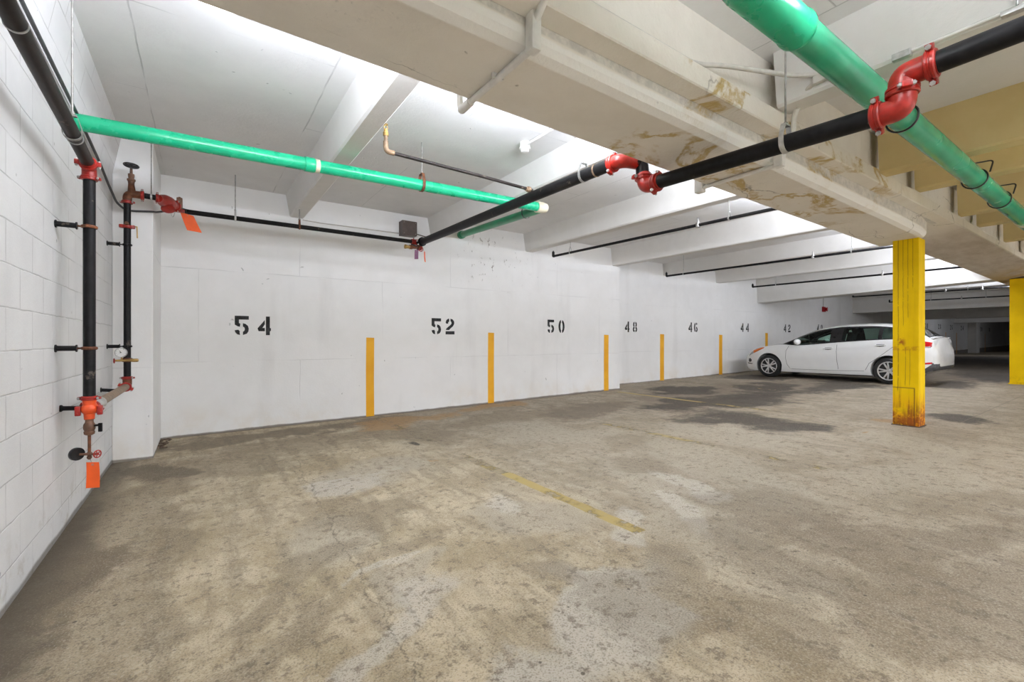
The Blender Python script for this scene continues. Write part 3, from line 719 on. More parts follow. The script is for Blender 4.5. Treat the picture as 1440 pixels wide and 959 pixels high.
def clevis(parent, c, axis, r, ztop, mat=None, rodr=.006, name='hanger', strap=.02):
    """strap hanger round the pipe at c, with its rod up to ztop"""
    c = V(c); ax = V(axis).normalized(); up = V((0, 0, 1)); sd = ax.cross(up).normalized(); mb = MB()
    pts = []
    for k in range(13):
        a = PI + PI * k / 12; pts.append(c + sd * (r + .004) * math.cos(a) + up * (r + .004) * math.sin(a))
    pts = [c + sd * -(r + .004) * .5 + up * (r + .06)] + [c - sd * (r + .004) + up * (r * .6)] + pts + [c + sd * (r + .004) + up * (r * .6)] + [c + sd * (r + .004) * .5 + up * (r + .06)]
    vs = []; fs = []
    for p in pts: vs += [p - ax * strap / 2, p + ax * strap / 2]
    n = len(pts)
    ctr = c
    for p in pts:
        d = (p - ctr).normalized() * .004; vs += [p - ax * strap / 2 + d, p + ax * strap / 2 + d]
    for i in range(n - 1):
        a = 2 * i; b = 2 * n + 2 * i
        fs += [(a, a + 1, a + 3, a + 2), (b, b + 2, b + 3, b + 1), (a, a + 2, b + 2, b), (a + 1, b + 1, b + 3, a + 3)]
    mb.add(vs, fs); mb.obox(c + up * (r + .06), sd, ax, up, (r + .004) * .5, strap / 2, .006, .002)
    h = mb.build(name, mat or M['steel'], parent)
    b = MB(); b.cyl(c + up * (r + .05), (c.x, c.y, ztop), rodr, 8); b.lathe(c + up * (r + .065), up, [(0, rodr * 2), (.012, rodr * 2)], 6); b.build('rod', M['rod'], h)
    return h
def bracket(parent, wall, pipe, r, mat=None, clampmat=None):
    """stand-off from the block wall to a riser"""
    wall = V(wall); pipe = V(pipe); d = (pipe - wall).normalized(); L = (pipe - wall).length
    mb = MB(); mb.cyl(wall, wall + d * L * .60, .0165, 14); mb.lathe(wall - d * .001, d, [(0, .024), (.008, .024)], 14)
    mb.lathe(wall + d * L * .60, d, [(0, .023), (.007, .023)], 14)
    o = mb.build('wall_bracket', mat or M['black'], parent)
    b = MB(); b.cyl(wall + d * L * .6, pipe - d * r, .006, 8); b.ring(pipe, (0, 0, 1), r + .003, .008, 24, 8, 1.3); b.obox(pipe + V((.0, -r - .012, 0)), (1, 0, 0), (0, 1, 0), (0, 0, 1), .009, .012, .009, .002)
    b.build('clamp', clampmat or M['rust'], o); return o

# ------------------------------------------------------------------ near riser on the block wall
rx, ry, rr = -.578, 3.90, .031
t = thing('drain_riser', (XL, ry, 1.0), 'thick black riser pipe on the block wall, nearer one, with orange tee at its foot', 'pipe')
MB().cyl((rx, ry, .86), (rx, ry, 2.27), rr, 22).build('vertical_pipe', M['black'], t)
m = MB(); m.tube([(rx, ry - .045, 2.345), (rx, 2.5, 2.44), (rx, .6, 2.57)], .034, 22); m.build('sloping_pipe', M['blackbrown'], t)
m = MB(); m.tube([(rx, ry, 2.25), (rx, ry, 2.335), (rx, ry - .08, 2.348)], .037, 18, .07); m.build('elbow', M['red'], t)
coupling(t, (rx, ry, 2.262), (0, 0, 1), rr, M['red'], (1, -.3, 0)); coupling(t, (rx, ry - .045, 2.343), (0, -1, .05), .034, M['red'], (1, 0, 0))
for yy in (2.5, 3.5):
    m = MB(); m.ring((rx, yy, 2.345 + (3.855 - yy) * .07), (0, -1, .06), .0345, .0035, 26, 6, 1.8); m.build('pipe_band', M['steel'], t)
clevis(t, (rx, 3.43, 2.375), (0, -1, .06), .0345, ZC, M['rod'], .0055, strap=.02)
for zz in (1.953, 1.184): bracket(t, (XL, ry, zz), (rx, ry, zz), rr)
m = MB(); m.cyl((XL, ry + .12, .80), (rx - .02, ry + .06, .80), .015, 12); m.lathe((XL - .001, ry + .12, .80), (1, -.4, 0), [(0, .022), (.008, .022)], 12); m.build('wall_bracket', M['black'], t)
coupling(t, (rx, ry, .868), (0, 0, 1), rr, M['red'], (1, -.3, 0))
m = MB(); m.tube([(rx, ry, .875), (rx, ry, .735)], [.036, .026], 20); m.tube([(rx, ry + .0, .795), (rx, ry + .09, .80)], .036, 18); m.sphere((rx, ry, .80), .042, 16); m.build('tee', M['orange'], t)
coupling(t, (rx, ry + .085, .80), (0, 1, 0), .033, M['red'], (1, 0, -.4))
for sx in (-1, 1):
    m = MB(); m.obox((rx + sx * .052, ry - .01, .79), (1, 0, 0), (0, 1, 0), (0, 0, 1), .014, .016, .03, .006); m.cyl((rx + sx * .055, ry - .03, .775), (rx + sx * .055, ry + .02, .775), .006, 8); m.build('tee_lug', M['red'], t)
m = MB(); m.lathe((rx, ry, .745), (0, 0, -1), [(0, .026), (.012, .026), (.015, .021), (.03, .021), (.045, .029), (.07, .030), (.085, .024), (.09, .028), (.105, .026), (.112, .016)], 18); vb = m.build('ball_valve', M['brass'], t)
m = MB(); m.cyl((rx, ry, .69), (rx + .05, ry - .02, .695), .007, 8); m.obox((rx + .055, ry - .022, .68), (1, -.4, 0), (.4, 1, 0), (0, 0, 1), .01, .006, .028, .003); m.build('lever', M['black'], vb)
MB().cyl((rx, ry, .64), (rx, ry, .49), .0085, 12).build('nipple', M['rust'], t)
m = MB(); m.sphere((rx, ry, .515), .015, 12); m.cyl((rx - .045, ry - .005, .518), (rx + .035, ry - .02, .512), .008, 10); m.lathe((rx, ry, .50), (0, 0, -1), [(0, .012), (.012, .013), (.022, .006)], 10); m.build('gauge_cross', M['brass'], t)
gauge(t, (rx - .052, ry - .005, .52), (-.55, .65, .0), .040, M['cartrim'], True)
handwheel(t, (rx + .042, ry - .028, .513), (.75, -.65, 0), .023, M['red'])

# orange inspection tags
def tag_obj(pts, mat, lb, loc, group='hanging tags on the valves', string=None):
    mb = MB(); a, b, c, d = [V(p) for p in pts]; nrm = (b - a).cross(d - a).normalized() * .0012; n = 6
    vs = []; fs = []
    for i in range(n + 1):
        f = i / n; bow = nrm.normalized() * (.004 * math.sin(PI * f))
        l = a + (d - a) * f + bow; r_ = b + (c - b) * f + bow
        vs += [l - nrm, r_ - nrm, r_ + nrm, l + nrm]
    for i in range(n):
        for k in range(4): fs.append((4 * i + k, 4 * i + (k + 1) % 4, 4 * i + 4 + (k + 1) % 4, 4 * i + 4 + k))
    fs += [(0, 1, 2, 3), (4 * n + 3, 4 * n + 2, 4 * n + 1, 4 * n)]
    t = thing('hang_tag', loc, lb, 'tag', group); mb.add(vs, fs).build('card', mat, t)
    hm = (a + b) / 2 + (d - a) * .09
    g = MB(); g.ring(hm, nrm, .0055, .0016, 14, 6); g.build('eyelet', M['rod'], t)
    if string: MB().tube([hm, V(string)], .0012, 6).build('string', M['rod'], t)
tag_obj([(-.590, 3.885, .465), (-.527, 3.860, .462), (-.524, 3.86, .302), (-.592, 3.885, .302)], M['tag'], 'bright orange tag hanging low on the block wall below the red handwheel', (-.56, 3.88, .46), string=(-.575, 3.9, .482))

# ------------------------------------------------------------------ far riser with gauge and angle valve
sx_, sy, sr = -.584, 5.79, .0285
t = thing('control_riser', (XL, sy, 1.2), 'thin black riser pipe beside the corner pilaster, with white gauge and top handwheel', 'pipe')
MB().cyl((sx_, sy, .86), (sx_, sy, 2.58), sr, 20).build('vertical_pipe', M['black'], t)
m = MB(); m.tube([(sx_, sy, 2.57), (sx_, sy, 2.672), (sx_ + .12, sy, 2.672)], .036, 18, .10); m.tube([(sx_ + .035, sy, 2.675), (sx_ + .03, sy, 2.77)], [.034, .024], 16); m.build('angle_valve', M['rust'], t)
m = MB(); m.lathe((sx_ + .03, sy, 2.765), (0, 0, 1), [(0, .024), (.03, .028), (.035, .034), (.05, .034), (.055, .022), (.08, .026), (.1, .026), (.105, .012), (.18, .010)], 16); m.build('bonnet', M['brass'], t)
handwheel(t, (sx_ + .03, sy, 2.95), (.15, -.75, 1), .056, M['cartrim'], True)
coupling(t, (sx_, sy, 2.585), (0, 0, 1), sr + .004, M['red'], (1, -.4, 0)); coupling(t, (sx_ + .115, sy, 2.672), (1, 0, 0), sr + .004, M['red'], (0, -.4, 1))
m = MB(); m.obox((sx_, sy - .01, 2.345), (1, 0, 0), (0, 1, 0), (0, 0, 1), .062, .02, .017, .01); m.ring((sx_, sy, 2.345), (0, 0, 1), .034, .012, 22, 8, 1.4); ct = m.build('test_fitting', M['red'], t)
m = MB(); m.cyl((sx_ + .055, sy - .02, 2.35), (sx_ + .075, sy - .02, 2.35), .006, 8); m.cyl((sx_ + .075, sy - .02, 2.355), (sx_ + .078, sy - .02, 2.24), .005, 8); m.build('drip_tube', M['gold'], ct)
m = MB(); m.cyl((sx_, sy - .03, 2.36), (sx_, sy - .055, 2.375), .016, 10); m.build('plug', M['brass'], ct)
for zz in (2.168, 1.178): bracket(t, (XL, sy, zz), (sx_, sy, zz), sr, None, M['black'])
m = MB(); m.cyl((XL, 5.46, .79), (sx_, 5.44, .775), .015, 12); m.lathe((XL - .001, 5.46, .79), (1, 0, 0), [(0, .022), (.008, .022)], 12); m.build('wall_bracket', M['black'], t)
gauge(t, (sx_ - .038, sy - .055, 1.118), (-.05, -1, .05), .048, M['steel'])
m = MB(); m.cyl((sx_ - .038, sy - .04, 1.08), (sx_ - .038, sy - .04, 1.045), .007, 8); m.cyl((sx_ - .085, sy - .045, 1.042), (sx_ + .075, sy - .045, 1.042), .0105, 12); m.lathe((sx_ + .03, sy - .045, 1.042), (1, 0, 0), [(0, .014), (.02, .017), (.05, .017), (.06, .012)], 12); m.build('gauge_cock', M['gold'], t)
handwheel(t, (sx_ - .092, sy - .045, 1.04), (-1, -.35, 0), .022, M['red'])
m = MB(); m.ring((sx_, sy, 1.045), (0, 0, 1), sr + .005, .013, 22, 8, 1.5); m.obox((sx_, sy - .03, 1.045), (1, 0, 0), (0, 1, 0), (0, 0, 1), .02, .014, .02, .005); m.build('outlet_saddle', M['rust'], t)
coupling(t, (sx_, sy, .87), (0, 0, 1), sr + .003, M['red'], (1, -.4, 0))
m = MB(); m.tube([(sx_, sy, .88), (sx_, sy, .79), (sx_, sy - .12, .79)], .036, 18, .1); m.build('elbow', M['rust'], t)
coupling(t, (sx_, sy - .11, .79), (0, 1, 0), .033, M['red'], (1, 0, -.5))
m = MB(); m.tube([(sx_, sy - .12, .79), (sx_ + .004, ry + .30, .80)], .031, 18); m.build('cross_pipe', M['brownpipe'], t)
m = MB(); m.lathe((sx_ + .004, ry + .13, .80), (0, 1, 0), [(0, .036), (.05, .040), (.16, .040), (.175, .045), (.2, .045), (.205, .034)], 18); m.build('sleeve', M['steel'], t)

# ------------------------------------------------------------------ pipe along the numbered wall, with its check valve
WY, WZ, wr = 6.72, 2.782, .029
A0, A1 = V((-.44, 5.80, 2.668)), V((-.30, 5.86, 2.674))
t = thing('wall_pipe', (1.2, WY, WZ), 'long black sprinkler pipe along the numbered wall with red check valve at its left end', 'pipe')
m = MB(); m.tube([(sx_ + .13, sy, 2.672), (-.36, 5.81, 2.672)], .027, 18, .05); m.build('nipple', M['black'], t)
coupling(t, (-.355, 5.815, 2.672), (1, .15, 0), .031, M['red'], (0, -.4, 1))
VA, VBp = V((-.345, 5.82, 2.672)), V((-.215, 6.22, 2.715)); dv = (VBp - VA)
m = MB(); m.lathe(VA, dv, [(0, .036), (.03, .037), (.06, .05), (.14, .066), (.24, .066), (.32, .045), (.36, .036), (dv.length, .036)], 20)
m.lathe(VA + dv * .45 + V((.01, -.02, -.045)), (.1, -.5, -1), [(0, .055), (.03, .055), (.032, .062), (.045, .062), (.05, .03)], 18); m.build('check_valve', M['red'], t)
coupling(t, VBp + dv.normalized() * .01, dv, .033, M['red'], (0, -.4, 1))
m = MB(); m.tube([VBp, (-.19, 6.60, 2.77), (-.13, WY, WZ), (.1, WY, WZ), (2.74, WY, WZ - .006)], wr, 20, .12); m.build('long_pipe', M['black'], t)
m = MB(); m.obox((-.19, 6.42, 2.80), (1, 0, 0), (0, 1, 0), (0, 0, 1), .028, .028, .06, .008); m.cyl((-.19, 6.42, 2.74), (-.19, 6.42, 2.87), .012, 10); m.build('tamper_switch', M['brass'], t)
m = MB(); m.sphere((-.225, 6.38, 2.725), .042, 12, (1, 1, .8)); m.obox((-.2, 6.36, 2.70), (1, 0, 0), (0, 1, 0), (0, 0, 1), .06, .02, .018, .006); m.build('valve_body', M['red'], t)
m = MB(); m.tube([(-.24, 6.33, 2.72), (-.27, 6.30, 2.66), (-.25, 6.31, 2.60), (-.235, 6.33, 2.64), (-.225, 6.34, 2.70)], .0035, 7, .03); m.build('chain', M['steel'], t)
clevis(t, (.37, WY, WZ), (1, 0, 0), wr, ZC, rodr=.006); clevis(t, (1.115, WY, WZ - .002), (1, 0, 0), wr, 3.02, M['rust'], .008)
m = MB(); m.cyl((-.40, 5.80, 2.70), (-.40, 5.80, ZC), .006, 8); m.build('rod', M['rod'], t)
m = MB(); m.ring((-.40, 5.80, 2.672), (1, 0, 0), .028, .0045, 20, 6, 2); m.build('hanger', M['steel'], t)
tag_obj([(-.185, 6.42, 2.70), (-.06, 6.46, 2.685), (.02, 6.47, 2.50), (-.12, 6.43, 2.505)], M['tag'], 'tilted orange tag hanging from the red check valve beside the pilaster', (-.1, 6.44, 2.69), string=(-.13, 6.45, 2.74))

# ------------------------------------------------------------------ corner valve at the head of the main, with brown box
MX, MZ = 2.855, 2.775
t = thing('corner_valve', (MX, WY, 2.75), 'cluster of red and brass valve fittings where two black pipes meet at the wall', 'valve')
m = MB(); m.tube([(MX - .14, WY, MZ), (MX, WY, MZ), (MX, WY - .10, MZ + .003)], .044, 18, .05); m.tube([(MX - .02, WY, MZ), (MX - .02, WY - .02, 2.66)], .04, 16); m.build('tee', M['red'], t)
coupling(t, (MX - .11, WY, MZ), (1, 0, 0), .032, M['red'], (0, -.4, 1)); coupling(t, (MX, WY - .09, MZ), (0, 1, 0), .050, M['black'], (1, 0, .3))
m = MB(); m.lathe((MX + .02, WY - .02, 2.70), (-1, -.1, -.1), [(0, .03), (.03, .045), (.07, .045), (.08, .028), (.16, .026), (.17, .034), (.21, .034), (.22, .02)], 16); m.build('ball_valve', M['rust'], t)
m = MB(); m.lathe((MX - .19, WY - .05, 2.675), (-1, -.1, 0), [(0, .024), (.05, .026), (.06, .034), (.08, .034), (.09, .012)], 14); m.build('outlet', M['gold'], t)
m = MB(); m.obox((MX - .12, WY - .06, 2.71), (1, .1, -.2), (0, 1, 0), (.2, 0, 1), .055, .012, .008, .004); m.build('lever', M['cartrim'], t)
handwheel(t, (MX - .02, WY - .09, 2.655), (.2, -1, -.3), .035, M['red'])
tag_obj([(MX - .115, WY - .07, 2.64), (MX - .055, WY - .075, 2.645), (MX - .06, WY - .075, 2.50), (MX - .12, WY - .07, 2.495)], M['tagpurple'], 'small dark purple tag hanging below the corner valve', (MX - .09, WY - .07, 2.64), string=(MX - .08, WY - .05, 2.69))
tag_obj([(MX + .035, WY - .08, 2.63), (MX + .065, WY - .05, 2.63), (MX + .075, WY - .05, 2.47), (MX + .045, WY - .08, 2.47)], M['tag'], 'narrow orange tag hanging edge-on below the corner valve', (MX + .05, WY - .07, 2.63), string=(MX + .02, WY - .05, 2.69))
m = MB(); m.box((2.70, 7.07, 2.955), (2.955, 7.228, 3.19), .008); t = solo('junction_box', m, M['boxbrown'], (2.83, 7.23, 3.07), 'square dark brown box on the wall above the corner valve', 'box')
m = MB(); m.box((2.708, 7.062, 2.963), (2.947, 7.072, 3.182), .003); m.build('cover', M['boxbrown'], t)
for ax_, az_ in ((2.73, 2.985), (2.925, 2.985), (2.73, 3.16), (2.925, 3.16)): MB().lathe((ax_, 7.063, az_), (0, -1, 0), [(0, .006), (.003, .006)], 8).build('screw', M['rod'], t)
m = MB(); m.tube([(1.24, 7.21, 3.0), (1.5, 7.21, 2.99), (2.705, 7.21, 3.0)], .008, 8); t = solo('conduit', m, M['greypipe'], (2.0, 7.23, 3.0), 'thin pale conduit along the wall from the first joist to the brown box', 'conduit')
m = MB(); m.tube([(2.95, 7.2, 3.03), (3.15, 7.2, 3.0), (3.24, 7.19, 2.99)], .008, 8); m.lathe((3.2, 7.19, 2.99), (1, 0, 0), [(0, .018), (.06, .018)], 10); solo('conduit', m, M['boxbrown'], (3.1, 7.23, 3.0), 'short dark conduit stub right of the brown box', 'conduit')

# ------------------------------------------------------------------ black main crossing the bay and dipping under girder
mr = .053
t = thing('main_pipe', (MX, 4.5, MZ), 'big black pipe crossing the first bays, dipping under the girder through red elbows', 'pipe')
m = MB(); m.tube([(MX, WY - .06, MZ), (MX, 2.66, 2.715)], mr, 22); m.build('upper_run', M['black'], t)
m = MB(); m.tube([(MX, 2.70, 2.716), (MX, 2.56, 2.714), (MX + .16, 2.52, 2.712)], mr + .006, 18, .1); m.build('elbow', M['red'], t)
coupling(t, (MX, 2.67, 2.715), (0, 1, 0), mr, M['red'], (.4, 0, 1))
LX = 3.0
m = MB(); m.tube([(MX + .10, 2.53, 2.712), (LX + .02, 2.50, 2.712), (LX + .02, 2.49, 2.56)], mr, 16, .1); m.build('drop_pipe', M['black'], t)
m = MB(); m.tube([(LX + .02, 2.48, 2.60), (LX + .01, 2.46, 2.495), (LX, 2.30, 2.492)], mr + .006, 18, .1); m.build('elbow', M['red'], t)
coupling(t, (LX + .018, 2.48, 2.575), (0, 0, 1), mr, M['red'], (1, -.4, 0)); coupling(t, (LX, 2.34, 2.492), (0, 1, 0), mr, M['red'], (.4, 0, 1))
m = MB(); m.tube([(LX, 2.33, 2.492), (LX, .90, 2.437)], mr, 22); m.build('lower_run', M['black'], t)
m = MB(); m.tube([(LX, .93, 2.438), (LX, .80, 2.435), (LX, .80, 2.52)], mr + .007, 18, .10); m.build('elbow', M['red'], t)
m = MB(); m.tube([(LX, .80, 2.52), (LX, .80, 2.602), (LX, .66, 2.604)], mr + .007, 18, .10); m.build('elbow', M['red'], t)
coupling(t, (LX, .905, 2.437), (0, 1, 0), mr, M['red'], (-.5, 0, 1)); coupling(t, (LX, .80, 2.52), (0, 0, 1), mr, M['red'], (-1, -.5, 0)); coupling(t, (LX, .685, 2.604), (0, 1, 0), mr, M['red'], (-.5, 0, 1))
m = MB(); m.tube([(LX, .69, 2.604), (LX, -2.5, 2.66)], mr, 22); m.build('aisle_run', M['black'], t)
clevis(t, (LX, 1.37, 2.457), (0, 1, 0), mr, ZC, rodr=.006, strap=.03)
clevis(t, (MX, 3.02, 2.72), (0, 1, 0), mr, ZC, rodr=.006, strap=.025)
m = MB(); m.ring((MX, 2.86, 2.718), (0, 1, 0), mr, .004, 24, 6, 2.5); m.build('tape_band', M['brownpipe'], t)

# branch to a pendent head beside first joist
t = thing('sprinkler_branch', (2.1, 3.8, 2.83), 'thin rusty branch pipe rising to a sprinkler head beside the first joist', 'pipe')
m = MB(); m.tube([(MX, 3.79, 2.80), (2.2, 3.79, 2.822), (1.33, 3.78, 2.835)], .0155, 14); m.build('branch_pipe', M['blackbrown'], t)
m = MB(); m.lathe((MX - .03, 3.79, 2.80), (-1, 0, 0), [(0, .03), (.03, .03), (.034, .022), (.055, .022)], 14); m.build('outlet', M['brownpipe'], t)
m = MB(); m.tube([(1.37, 3.78, 2.835), (1.30, 3.78, 2.836), (1.298, 3.78, 2.92)], .0215, 14, .06); m.build('elbow', M['brownpipe'], t)
MB().cyl((1.298, 3.78, 2.91), (1.298, 3.78, 2.975), .0165, 12).build('riser', M['brownpipe'], t)
m = MB(); m.lathe((1.298, 3.78, 2.965), (0, 0, 1), [(0, .023), (.03, .023), (.035, .017), (.05, .017), (.055, .010), (.062, .010)], 12); m.tube([(1.298 - .012, 3.78, 3.02), (1.298 - .018, 3.78, 3.04), (1.298, 3.78, 3.062), (1.298 + .018, 3.78, 3.04), (1.298 + .012, 3.78, 3.02)], .0035, 7, .01); m.lathe((1.298, 3.78, 3.06), (0, 0, 1), [(0, .02), (.003, .02)], 12); m.build('sprinkler_head', M['gold'], t)

# ------------------------------------------------------------------ green drain across the bays
t = thing('drain_pipe', (1.5, 4.5, 2.86), 'slim bright green drain pipe crossing the left bays from block wall', 'pipe')
gA, gB, gC = V((XL, 4.39, 2.778)), V((3.56, 4.585, 2.935)), V((3.84, Y1 - .02, 3.12))
gr = .058
m = MB(); m.tube([gA, gA + (gB - gA) * .36], gr, 24); m.build('pipe_length', M['green'], t)
m = MB(); m.tube([gA + (gB - gA) * .37, gB], gr, 24); m.build('pipe_length', M['green'], t)
dg = (gB - gA).normalized(); pj = gA + (gB - gA) * .365
m = MB(); m.lathe(pj - dg * .05, dg, [(0, gr + .001), (.0, gr + .007), (.075, gr + .007), (.09, gr + .002)], 24); m.build('socket', M['green'], t)
m = MB(); m.lathe(pj + dg * .035, dg, [(0, gr + .001), (0, gr + .003), (.035, gr + .003), (.04, gr + .001)], 24); m.build('primer_mark', M['cream'], t)
m = MB(); m.lathe(gB - dg * .04, dg, [(0, gr + .002), (0, gr + .012), (.10, gr + .012), (.105, gr + .004), (.15, gr + .002), (.165, gr - .012), (.17, .02)], 24); m.build('cleanout_cap', M['cream'], t)
g2 = gB + V((.04, .03, -.012)); d2 = (gC - g2).normalized()
m = MB(); m.tube([g2, gC], gr - .004, 22); m.build('return_leg', M['greenshade'], t)
m = MB(); m.lathe(gC - d2 * .09, d2, [(0, gr - .004), (0, gr + .008), (.04, gr + .012), (.09, gr + .012)], 22); m.build('wall_socket', M['greenshade'], t)
clevis(t, gA + (gB - gA) * .622, dg, gr, ZC, M['rust'], .007, strap=.03)
clevis(t, g2 + d2 * .35, d2, gr, ZC, M['cartrim'], .006, strap=.02)
# big green drain beside the girder
t = thing('drain_pipe', (4.5, 1.05, 2.72), 'thick glossy green drain pipe running under the ceiling at upper right', 'pipe')
GY = 1.05; gz = lambda x: 2.757 - .006 * (x - 2); GR = .079
ga = V((1, 0, -.006)).normalized()
m = MB(); m.tube([(2.30, GY, gz(2.30)), (8.35, GY, gz(8.35))], GR, 32); m.build('pipe_length', M['greendirty'], t)
m = MB(); m.lathe((XL, GY, gz(XL)), ga, [(0, GR), (2.6, GR), (2.65, GR + .006), (3.12, GR + .008), (3.13, GR + .013), (3.155, GR + .013), (3.165, GR + .006), (3.18, GR + .001)], 32); m.build('belled_pipe', M['green'], t)
m = MB(); m.lathe((8.3, GY, gz(8.3)), ga, [(0, GR + .001), (0, GR + .012), (.10, GR + .014), (.12, GR + .008)], 28); m.build('joint_collar', M['cream'], t)
m = MB(); m.lathe((8.42, GY, gz(8.42)), ga, [(0, GR), (.0, GR + .008), (.3, GR + .008), (.33, GR), (3.5, GR)], 28); m.build('pipe_length', M['greendirty'], t)
m = MB(); m.tube([(8.95, 1.05, gz(8.95)), (8.95, .9, 2.80), (8.95, -.6, 2.83)], .056, 22, .12); m.build('branch_pipe', M['greendirty'], t)
m = MB(); m.lathe((8.95, .93, 2.79), (0, -1, .05), [(0, .062), (0, .068), (.07, .068), (.07, .058)], 22); m.build('joint_collar', M['cream'], t)
for xx in (3.93, 5.9, 6.95):
    m = MB(); m.ring((xx, GY, gz(xx) - .006), ga, GR + .009, .0065, 34, 8, 1.3)
    if xx > 4:
        m.tube([(xx, GY + .06, gz(xx) + .065), (xx, GY + .05, gz(xx) + .14), (xx + .02, GY - .12, gz(xx) + .135), (xx, GY - .10, gz(xx) + .03)], .0065, 8, .03)
    h = m.build('ring_hanger', M['cartrim'], t)
    b = MB(); b.cyl((xx, GY + .05, gz(xx) + .09), (xx, GY + .05, ZC), .006, 8); b.build('rod', M['rod'], h)
    if xx > 4: MB().sphere((xx, GY + .05, gz(xx) + .155), .018, 10).build('nut', M['steel'], h)

# ------------------------------------------------------------------ sprinkler lines in the farther bays
def spr(x, y0, y1, z0, z1, r, lb, heads, hangers, tip=True):
    t = thing('sprinkler_line', (x, (y0 + y1) / 2, z0), lb, 'pipe', 'sprinkler lines in the far bays')
    def at(y): f = (y - y0) / (y1 - y0); return V((x, y, z0 + (z1 - z0) * f))
    MB().tube([at(y0), at(y1)], r, 14).build('line_pipe', M['black'], t)
    if tip:
        m = MB(); m.tube([at(y0) + V((0, -.03, 0)), at(y0), at(y0) + V((0, 0, .075))], r + .004, 12, .02); m.lathe(at(y0) + V((0, 0, .07)), (0, 0, 1), [(0, r), (.012, r), (.016, r * .5), (.03, r * .5)], 10); m.build('end_elbow', M['black'], t)
    for y, zt in hangers: clevis(t, at(y), (0, 1, 0), r, zt, M['steel'], .005, strap=.018)
    for y in heads:
        p = at(y); m = MB(); m.lathe(p + V((0, 0, -.03)), (0, 0, 1), [(0, r + .008), (.06, r + .008)], 12); m.lathe(p + V((0, 0, .02)), (0, 0, 1), [(0, .014), (.04, .014), (.045, .008), (.07, .008), (.072, .014), (.076, .014)], 10); m.build('sprinkler_head', M['rod'], t)
spr(5.40, 6.52, 2.41, 2.80, 2.735, .021, 'thin black sprinkler line hanging below the joist just right of number 50', (3.55,), ((6.05, 2.985), (3.12, 2.98)))
spr(9.25, 6.92, 2.41, 2.79, 2.76, .021, 'thin black sprinkler line above numbers 48 and 46', (3.75,), ((6.45, ZC), (3.15, ZC)))
spr(13.25, 6.95, 2.41, 2.80, 2.79, .022, 'thin black sprinkler line in front of the deep cross girder above the car', (3.9,), ((6.3, ZC), (3.2, ZC)))
spr(18.9, 6.4, 2.41, 2.78, 2.76, .022, 'distant sprinkler line seen just right of the rusty column, nearer of two', (4.0, 3.2), ((5.2, ZC), (3.5, ZC)))
spr(21.8, 6.2, 2.41, 2.72, 2.70, .022, 'distant sprinkler line seen just right of the rusty column, lower and farther of two', (4.2,), ((5.0, ZC), (3.6, ZC)))

# ------------------------------------------------------------------ conduits and small electrical items
t = thing('conduit', (1.30, 2.0, 2.66), 'white conduit wrapped round the girder at top centre with elbow box', 'conduit')
zs = 2.675 - SL * 1.3
m = MB(); m.tube([(1.315, 1.745, ZC), (1.315, 1.63, 3.0), (1.315, 1.62, 2.83), (1.315, 1.735, 2.74), (1.315, 1.735, 2.70)], .0185, 14, .08); m.build('drop_run', M['whitepvc'], t)
m = MB(); m.box((1.287, 1.705, zs - .045), (1.343, 1.768, 2.80), .012); m.build('elbow_box', M['whitepvc'], t)
m = MB(); m.tube([(1.315, 1.75, zs - .022), (1.31, 2.37, zs - .022), (1.305, 2.46, zs - .018), (1.305, 2.47, zs + .2)], .0185, 14, .05); m.build('soffit_run', M['whitepvc'], t)
m = MB(); m.lathe((1.31, 2.34, zs - .022), (0, 1, 0), [(0, .023), (.08, .026), (.11, .026), (.125, .018)], 14); m.build('end_fitting', M['whitepvc'], t)
m = MB(); m.obox((1.313, 2.05, zs - .012), (1, 0, 0), (0, 1, 0), (0, 0, 1), .034, .01, .0135, .003); m.build('strap', M['whitepvc'], t)
t = thing('conduit', (3.70, 2.0, 2.6), 'white conduit crossing the girder soffit beside the low black pipe', 'conduit')
zs = 2.675 - SL * 3.7
m = MB(); m.tube([(3.62, 1.56, 2.97), (3.69, 1.63, 2.90), (3.70, 1.63, 2.80), (3.70, 1.74, 2.735), (3.70, 1.74, zs)], .018, 14, .06); m.build('drop_run', M['whitepvc'], t)
m = MB(); m.box((3.67, 1.70, zs - .042), (3.73, 1.768, 2.74), .01); m.build('elbow_box', M['whitepvc'], t)
m = MB(); m.tube([(3.70, 1.75, zs - .02), (3.70, 2.42, zs - .02)], .0165, 14); m.build('soffit_run', M['whitepvc'], t)
m = MB(); m.box((3.665, 2.375, zs - .06), (3.735, 2.45, zs + .06), .01); m.build('end_box', M['whitepvc'], t)
t = thing('conduit', (2.4, 1.69, 2.99), 'pale grey conduit along the top ledge of the girder bending towards the joist', 'conduit')
m = MB(); m.tube([(.9, 1.70, 2.962), (2.55, 1.70, 2.958), (2.78, 1.64, 3.0), (3.36, 1.50, 3.06), (3.47, 1.42, 3.06), (3.475, 1.30, 3.02)], .016, 12, .09); m.build('ledge_run', M['greypipe'], t)
m = MB(); m.tube([(3.475, 1.30, 3.01), (3.47, 1.40, 3.0), (3.55, 1.52, 2.98), (3.64, 1.58, 2.95)], .016, 12, .06); m.build('bend', M['greypipe'], t)
m = MB(); m.obox((3.46, 1.28, 3.01), (0, 1, -.05), (1, 0, 0), (0, .05, 1), .12, .018, .026, .006); m.build('outlet_body', M['greypipe'], t)
t = thing('conduit', (3.49, .2, 2.96), 'thin grey conduit along the foot of the joist at top right', 'conduit')
m = MB(); m.tube([(3.485, .95, 2.955), (3.485, -1.2, 2.955)], .010, 10); m.build('run', M['whitepvc'], t)
m = MB(); m.obox((3.48, .47, 2.94), (0, 1, 0), (1, 0, 0), (0, 0, 1), .05, .022, .012, .004); m.cyl((3.47, .46, 2.96), (3.47, .46, 3.1), .006, 8); m.build('clip', M['steel'], t)
